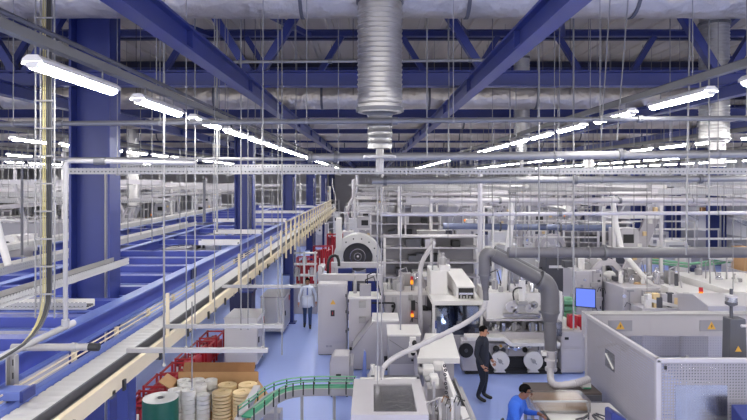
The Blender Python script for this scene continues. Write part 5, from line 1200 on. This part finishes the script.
# ------------------------------------------------------------------ people
def person(name, label, loc, rz, J, mats, seg_mat, hair, face=True, group=None, extra=None):
    """J: joint name -> (x,y,z,rx,ry); the body is grown as one surface over the joints. The figure faces -y."""
    t = thing(name, label, 'person', loc, rz)
    order = list(J.keys()); idx = {n:i for i,n in enumerate(order)}
    E = [('pelvis','belly'),('belly','chest'),('chest','upper'),('upper','neck'),('neck','jaw'),('jaw','skull'),('skull','crown')]
    for s in 'LR':
        E += [('upper','sh'+s),('sh'+s,'el'+s),('el'+s,'wr'+s),('wr'+s,'pa'+s),('pelvis','hip'+s),('hip'+s,'kn'+s),('kn'+s,'an'+s),('an'+s,'ba'+s),('ba'+s,'toe'+s)]
    def grow(verts, edges, radii, sub):
        me = bpy.data.meshes.new('body'); me.from_pydata(verts, edges, []); o = bpy.data.objects.new('tmp_body', me); C.objects.link(o)
        sk = o.modifiers.new('skin','SKIN'); sk.use_smooth_shade = True
        if not me.skin_vertices: me.attributes  # layer is added with the modifier
        for i, r in enumerate(radii): me.skin_vertices[0].data[i].radius = r; me.skin_vertices[0].data[i].use_root = (i == 0)
        sb = o.modifiers.new('sub','SUBSURF'); sb.levels = sub; sb.render_levels = sub
        dg = bpy.context.evaluated_depsgraph_get(); out = bpy.data.meshes.new_from_object(o.evaluated_get(dg))
        bpy.data.objects.remove(o); bpy.data.meshes.remove(me); return out
    body = grow([J[n][:3] for n in order], [(idx[a],idx[b]) for a,b in E], [J[n][3:5] for n in order], 2)
    bm = bmesh.new(); bm.from_mesh(body)
    segs = [(Vector(J[a][:3]), Vector(J[b][:3]), (a,b)) for a,b in E]
    def near(p):
        best = None
        for a, b, nm in segs:
            d = b-a; u = max(0,min(1,(p-a).dot(d)/max(d.length_squared,1e-9))); dist = (p-(a+d*u)).length
            q = dist/max(.02,(J[nm[0]][3]*(1-u)+J[nm[1]][3]*u))
            if best is None or q < best[0]: best = (q, nm, u)
        return best
    for f in bm.faces:
        q = near(f.calc_center_median()); f.material_index = seg_mat(q[1], q[2], f.calc_center_median()); f.smooth = True
    # hands: five fingers rooted in each palm
    for s in 'LR':
        pa = Vector(J['pa'+s][:3]); wr = Vector(J['wr'+s][:3]); d = (pa-wr).normalized()
        side = Vector((0,-1,0)) if abs(d.y) < .8 else Vector((1 if s == 'L' else -1,0,0)); side = (side-d*side.dot(d)).normalized(); inw = d.cross(side)
        if inw.x*(1 if s == 'L' else -1) > 0: inw = -inw
        vs, es, rr = [], [], []
        for k, ln in enumerate((.062,.072,.076,.066)):
            b0 = pa + side*(.028-.019*(3-k)+.0) + d*.01
            pts = [b0, b0+d*ln*.55+inw*.004, b0+d*ln*.85+inw*.018, b0+d*ln*1.0+inw*.034]
            n = len(vs); vs += pts; es += [(n,n+1),(n+1,n+2),(n+2,n+3)]; rr += [(.010,.010),(.0095,.0095),(.0085,.0085),(.007,.007)]
            fm = grow([tuple(p) for p in pts], [(0,1),(1,2),(2,3)], rr[-4:], 1); n0 = len(bm.faces); bm.from_mesh(fm); bm.faces.ensure_lookup_table()
            for f in bm.faces[n0:]: f.material_index = 0; f.smooth = True
        b0 = wr.lerp(pa,.45)+side*.02; pts = [b0, b0+side*.028+d*.022, b0+side*.038+d*.05+inw*.012, b0+side*.036+d*.072+inw*.022]
        fm = grow([tuple(p) for p in pts], [(0,1),(1,2),(2,3)], [(.013,.013),(.0115,.0115),(.010,.010),(.008,.008)], 1); n0 = len(bm.faces); bm.from_mesh(fm); bm.faces.ensure_lookup_table()
        for f in bm.faces[n0:]: f.material_index = 0; f.smooth = True
    # nose and ears in the body mesh
    H = Vector(J['skull'][:3]); ry = J['skull'][4]; rx = J['skull'][3]
    add = MB(); add.ball((H.x, H.y-ry*1.02, H.z-.035), (.014,.022,.026), 8, 6)
    for s_ in (-1,1): add.ball((H.x+s_*rx*.98, H.y+.012, H.z-.02), (.012,.022,.032), 8, 6)
    me2 = bpy.data.meshes.new('x'); me2.from_pydata(add.v, [], add.f); n0 = len(bm.faces); bm.from_mesh(me2); bm.faces.ensure_lookup_table()
    for f in bm.faces[n0:]: f.material_index = 0; f.smooth = True
    me = bpy.data.meshes.new('body'); bm.to_mesh(me); bm.free()
    for m in mats: me.materials.append(m)
    o = bpy.data.objects.new('body', me); C.objects.link(o); o.parent = t
    for s_ in (-1,1):
        MB().ball((H.x+s_*.030, H.y-ry*.90, H.z-.005), (.012,.008,.007), 8, 6).build('eye', BLACK, t)
        MB().bar((H.x+s_*.015, H.y-ry*.96, H.z+.016),(H.x+s_*.046, H.y-ry*.90, H.z+.016),.006,.008).build('eyebrow', HAIR, t)
    MB().ball((H.x, H.y-ry*.93, H.z-.074), (.024,.008,.007), 8, 6).build('mouth', mat('lips_'+name,(140,84,78),.5), t)
    if hair:
        g = MB(); c = H+Vector((0,.012,.025)); vs = []; fs = []; n = 18; m_ = 8
        for i in range(m_+1):
            th = PI*.60*i/m_
            for k in range(n):
                a = 2*PI*k/n; cut = 1.0
                zz = math.cos(th); front = -math.sin(a) > .35
                if front and zz < .35: zz = .35; 
                rr_ = math.sin(th) if not (front and math.cos(th) < .35) else math.sin(math.acos(.35))
                vs.append((c.x+(rx*1.10)*rr_*math.cos(a), c.y+(ry*1.06)*rr_*math.sin(a), c.z+(.105)*zz))
        for i in range(m_):
            for k in range(n): fs.append((i*n+k,i*n+(k+1)%n,(i+1)*n+(k+1)%n,(i+1)*n+k))
        g.add(vs, fs); h = g.build('hair', hair, t); so = h.modifiers.new('thick','SOLIDIFY'); so.thickness = .008; so.offset = -1
    if extra: extra(t, J)
    return t
def base_pose():
    J = dict(pelvis=(0,0,.95,.150,.11), belly=(0,-.005,1.09,.140,.105), chest=(0,-.005,1.27,.160,.115), upper=(0,.01,1.42,.115,.085), neck=(0,.0,1.51,.054,.056), jaw=(0,-.022,1.58,.058,.076), skull=(0,-.018,1.645,.072,.092), crown=(0,-.005,1.705,.052,.066))
    for s, q in (('L',1),('R',-1)):
        J['sh'+s] = (q*.185,.01,1.40,.062,.062); J['el'+s] = (q*.235,.03,1.13,.044,.044); J['wr'+s] = (q*.245,-.05,.89,.030,.026); J['pa'+s] = (q*.247,-.075,.82,.019,.038)
        J['hip'+s] = (q*.092,0,.88,.096,.10); J['kn'+s] = (q*.10,-.015,.50,.066,.068); J['an'+s] = (q*.105,.02,.10,.046,.05); J['ba'+s] = (q*.11,-.08,.045,.045,.04); J['toe'+s] = (q*.115,-.17,.035,.036,.03)
    return J
ARM = lambda nm: nm[0][:2] in ('sh','el','wr') or nm[1][:2] in ('sh','el','wr','pa')
def seg_standard(bare_from=.35):
    """0 skin, 1 top, 2 trousers, 3 shoes"""
    def f(nm, u, p):
        a, b = nm
        if a in ('neck','jaw','skull') : return 0 if not (a == 'neck' and u < .0) else 1
        if a == 'upper' and b == 'neck': return 1 if u < .72 else 0
        if b.startswith('pa'): return 0
        if a.startswith('el'): return 1 if u < .92 else 0
        if a.startswith('ba') : return 3
        if a.startswith('an'): return 3
        if a.startswith('kn'): return 2 if u < .93 else 3
        if a.startswith('hip') or b.startswith('hip'): return 2
        if a == 'pelvis' and b == 'belly': return 2 if u < .35 else 1
        return 1
    return f
# standing man in navy, seen from his front left, looking to the right
J = base_pose()
J['skull'] = (.0,-.03,1.645,.072,.092); J['wrR'] = (-.245,-.10,.90,.034,.030); J['paR'] = (-.24,-.14,.84,.019,.038); J['elR'] = (-.25,.04,1.14,.052,.052)
J['wrL'] = (.22,-.12,.91,.034,.030); J['paL'] = (.20,-.16,.85,.019,.038); J['elL'] = (.25,.04,1.14,.052,.052)
for n_ in J:
    if n_[:2] in ('pe','be','ch','up','hi','kn','sh'): J[n_] = J[n_][:3]+(J[n_][3]*1.10,J[n_][4]*1.18)
J['neck'] = J['neck'][:3]+(.062,.064)
J['knR'] = (-.10,-.06,.51,.066,.068); J['anR'] = (-.115,.06,.11,.046,.05); J['baR'] = (-.12,-.04,.05,.045,.04); J['toeR'] = (-.125,-.13,.035,.036,.03)
def belt(t, J): MB().ring((0,-.0,.985), .118, .140, .04, 'z', 20).build('belt', BLACK, t)
def collar(t, J): 
    MB().lathe((0,.0,1.475), [(.064,0),(.072,.02),(.066,.045)], 16).build('collar', NAVYC, t)
person('person', 'dark-haired man in navy work clothes standing by the packaging machine', (X(482.5,14.75),14.75,0), math.radians(58), J, [SKIN,NAVYC,NAVYC,BLACK], seg_standard(), HAIR, extra=collar).scale = (1.2,1.2,1.03)
# walking man in pale blue coat and jeans
J = base_pose()
J['knL'] = (.09,-.16,.52,.066,.068); J['anL'] = (.09,-.10,.12,.046,.05); J['baL'] = (.095,-.20,.06,.045,.04); J['toeL'] = (.10,-.29,.06,.036,.03)
J['knR'] = (-.09,.04,.51,.066,.068); J['anR'] = (-.10,.20,.12,.046,.05); J['baR'] = (-.105,.12,.05,.045,.04); J['toeR'] = (-.11,.04,.03,.036,.03)
J['elL'] = (.27,.07,1.14,.048,.048); J['wrL'] = (.29,.05,.90,.034,.030); J['paL'] = (.295,.03,.83,.019,.038); J['elR'] = (-.27,-.01,1.14,.048,.048); J['wrR'] = (-.29,-.10,.91,.034,.030); J['paR'] = (-.295,-.13,.84,.019,.038)
for n_ in ('chest','belly'): J[n_] = J[n_][:3]+(J[n_][3]*1.1,J[n_][4]*1.15)
def coat_skirt(t, J):
    g = MB(); n = 24; vs = []; fs = []
    for i, (z, a, b) in enumerate([(1.12,.175,.135),(1.0,.185,.15),(.86,.195,.165),(.74,.205,.18)]):
        for k in range(n):
            an = 2*PI*k/n + .0; vs.append((a*math.sin(an)*(1+.03*math.cos(7*an)), -b*math.cos(an)*(1+.04*math.cos(5*an))+.01, z))
    for i in range(3):
        for k in range(n):
            fs.append((i*n+k,i*n+(k+1)%n,(i+1)*n+(k+1)%n,(i+1)*n+k))
    g.add(vs, fs); o = g.build('coat_skirt', COAT, t); s = o.modifiers.new('thick','SOLIDIFY'); s.thickness = .012
    for s_ in (-1,1): MB().bar((s_*.025,-.128,1.44),(s_*.07,-.158,1.22),.05,.012,(0,1,0)).build('lapel', COAT, t)
    MB().bar((0,-.165,1.15),(0,-.192,.76),.014,.008,(0,1,0)).build('front_placket', LGREY, t)
    MB().box(.06,.13,-.166,-.150,1.24,1.33).build('breast_pocket', COAT, t)
    MB().bar((0,-.14,1.44),(0,-.16,1.18),.05,.008,(0,1,0)).build('shirt_front', BLUEL, t)
person('person', 'man in a pale blue work coat and jeans walking up the aisle', (X(307.5,21.9),21.9,0), math.radians(4), J, [SKIN,COAT,JEANS,BLACK], seg_standard(), HAIR, extra=coat_skirt).scale = (1.08,1.08,1.04)
# worker in a white cap farther back
J = base_pose()
def cap(t, J): 
    MB().lathe((0,-.012,1.70), [(.088,0),(.092,.03),(.085,.06),(.05,.075)], 18).build('cap', WHITE, t)
person('person', 'worker in a white cap standing behind the electrical cabinet', (X(322,26.0),26.0,0), 0, J, [SKIN,COAT,JEANS,BLACK], seg_standard(), HAIR, extra=cap)
# seated worker in blue, seen from behind his left
J = base_pose(); dz = -.38
for n_ in ('pelvis','belly','chest','upper','neck','jaw','skull','crown'):
    v = J[n_]; f = {'pelvis':0,'belly':-.03,'chest':-.08,'upper':-.13,'neck':-.18,'jaw':-.235,'skull':-.255,'crown':-.25}[n_]
    J[n_] = (v[0], v[1]+f, v[2]+dz, v[3]*(1.25 if n_ in ('pelvis','belly','chest','upper') else 1.1), v[4]*(1.3 if n_ in ('pelvis','belly','chest','upper') else 1.1))
for s, q in (('L',1),('R',-1)):
    J['sh'+s] = (q*.225,-.12,1.02,.092,.092); J['el'+s] = (q*.30,-.20,.78,.068,.068); J['wr'+s] = (q*.18,-.46,.84,.034,.030); J['pa'+s] = (q*.14,-.53,.83,.038,.019)
    J['hip'+s] = (q*.10,-.02,.59,.10,.10); J['kn'+s] = (q*.13,-.44,.56,.07,.07); J['an'+s] = (q*.13,-.42,.11,.046,.05); J['ba'+s] = (q*.135,-.52,.05,.045,.04); J['toe'+s] = (q*.14,-.61,.035,.036,.03)
def glasses(t, J):
    MB().tube([(-.09,-.22,1.275),(-.05,-.39,1.27),(.05,-.39,1.27),(.09,-.22,1.275)], .005, 6).build('glasses', BLACK, t)
PX, PY = X(509,11.7), 11.6
person('person', 'man in a royal blue work shirt sitting at the white desk', (PX,PY,.0), math.radians(62), J, [SKIND,ROYAL,NAVYC,BLACK], seg_standard(), HAIR, extra=glasses).scale = (1.10,1.10,1.08)
t = thing('swivel_chair', 'black swivel chair under the man in the royal blue shirt', 'chair', (PX,PY,0), math.radians(62))
MB().box(-.24,.24,-.30,.20,.42,.48).build('seat', BLACK, t, .02); MB().box(-.21,.21,.17,.22,.46,.70).build('backrest', BLACK, t, .02); MB().box(-.03,.03,.19,.23,.42,.55).build('back_strut', DGREY, t)
MB().cyl((0,-.05,.08),.03,.35,'z',12).build('gas_column', DGREY, t)
for k in range(5):
    a = 2*PI*k/5; MB().bar((0,-.05,.08),(.28*math.cos(a),-.05+.28*math.sin(a),.07),.04,.03).build('foot_arm', BLACK, t); MB().ball((.28*math.cos(a),-.05+.28*math.sin(a),.03),(.03,.03,.03),8,6).build('caster', BLACK, t)

# ------------------------------------------------------------------ light, camera
w = bpy.data.worlds.new('World'); bpy.context.scene.world = w; w.use_nodes = True
w.node_tree.nodes['Background'].inputs[0].default_value = (1,.97,.93,1); w.node_tree.nodes['Background'].inputs[1].default_value = .7
cam = bpy.data.cameras.new('camera'); co = bpy.data.objects.new('camera', cam); C.objects.link(co)
co.location = (0,0,CH); co.rotation_euler = (PI/2,0,0)
cam.sensor_width = 36; cam.lens = F/747*36; cam.shift_x = (373.5-CX)/747; cam.shift_y = (HY-210)/747; cam.clip_end = 300; cam.clip_start = .1
sc = bpy.context.scene; sc.camera = co
sc.view_settings.view_transform = 'Standard'; sc.view_settings.look = 'None'; sc.view_settings.gamma = 1; sc.view_settings.exposure = 1.7
sc.cycles.max_bounces = 7; sc.cycles.diffuse_bounces = 4; sc.cycles.glossy_bounces = 3; sc.cycles.transparent_max_bounces = 12
sc.cycles.sample_clamp_indirect = 4; sc.cycles.caustics_reflective = False; sc.cycles.caustics_refractive = False
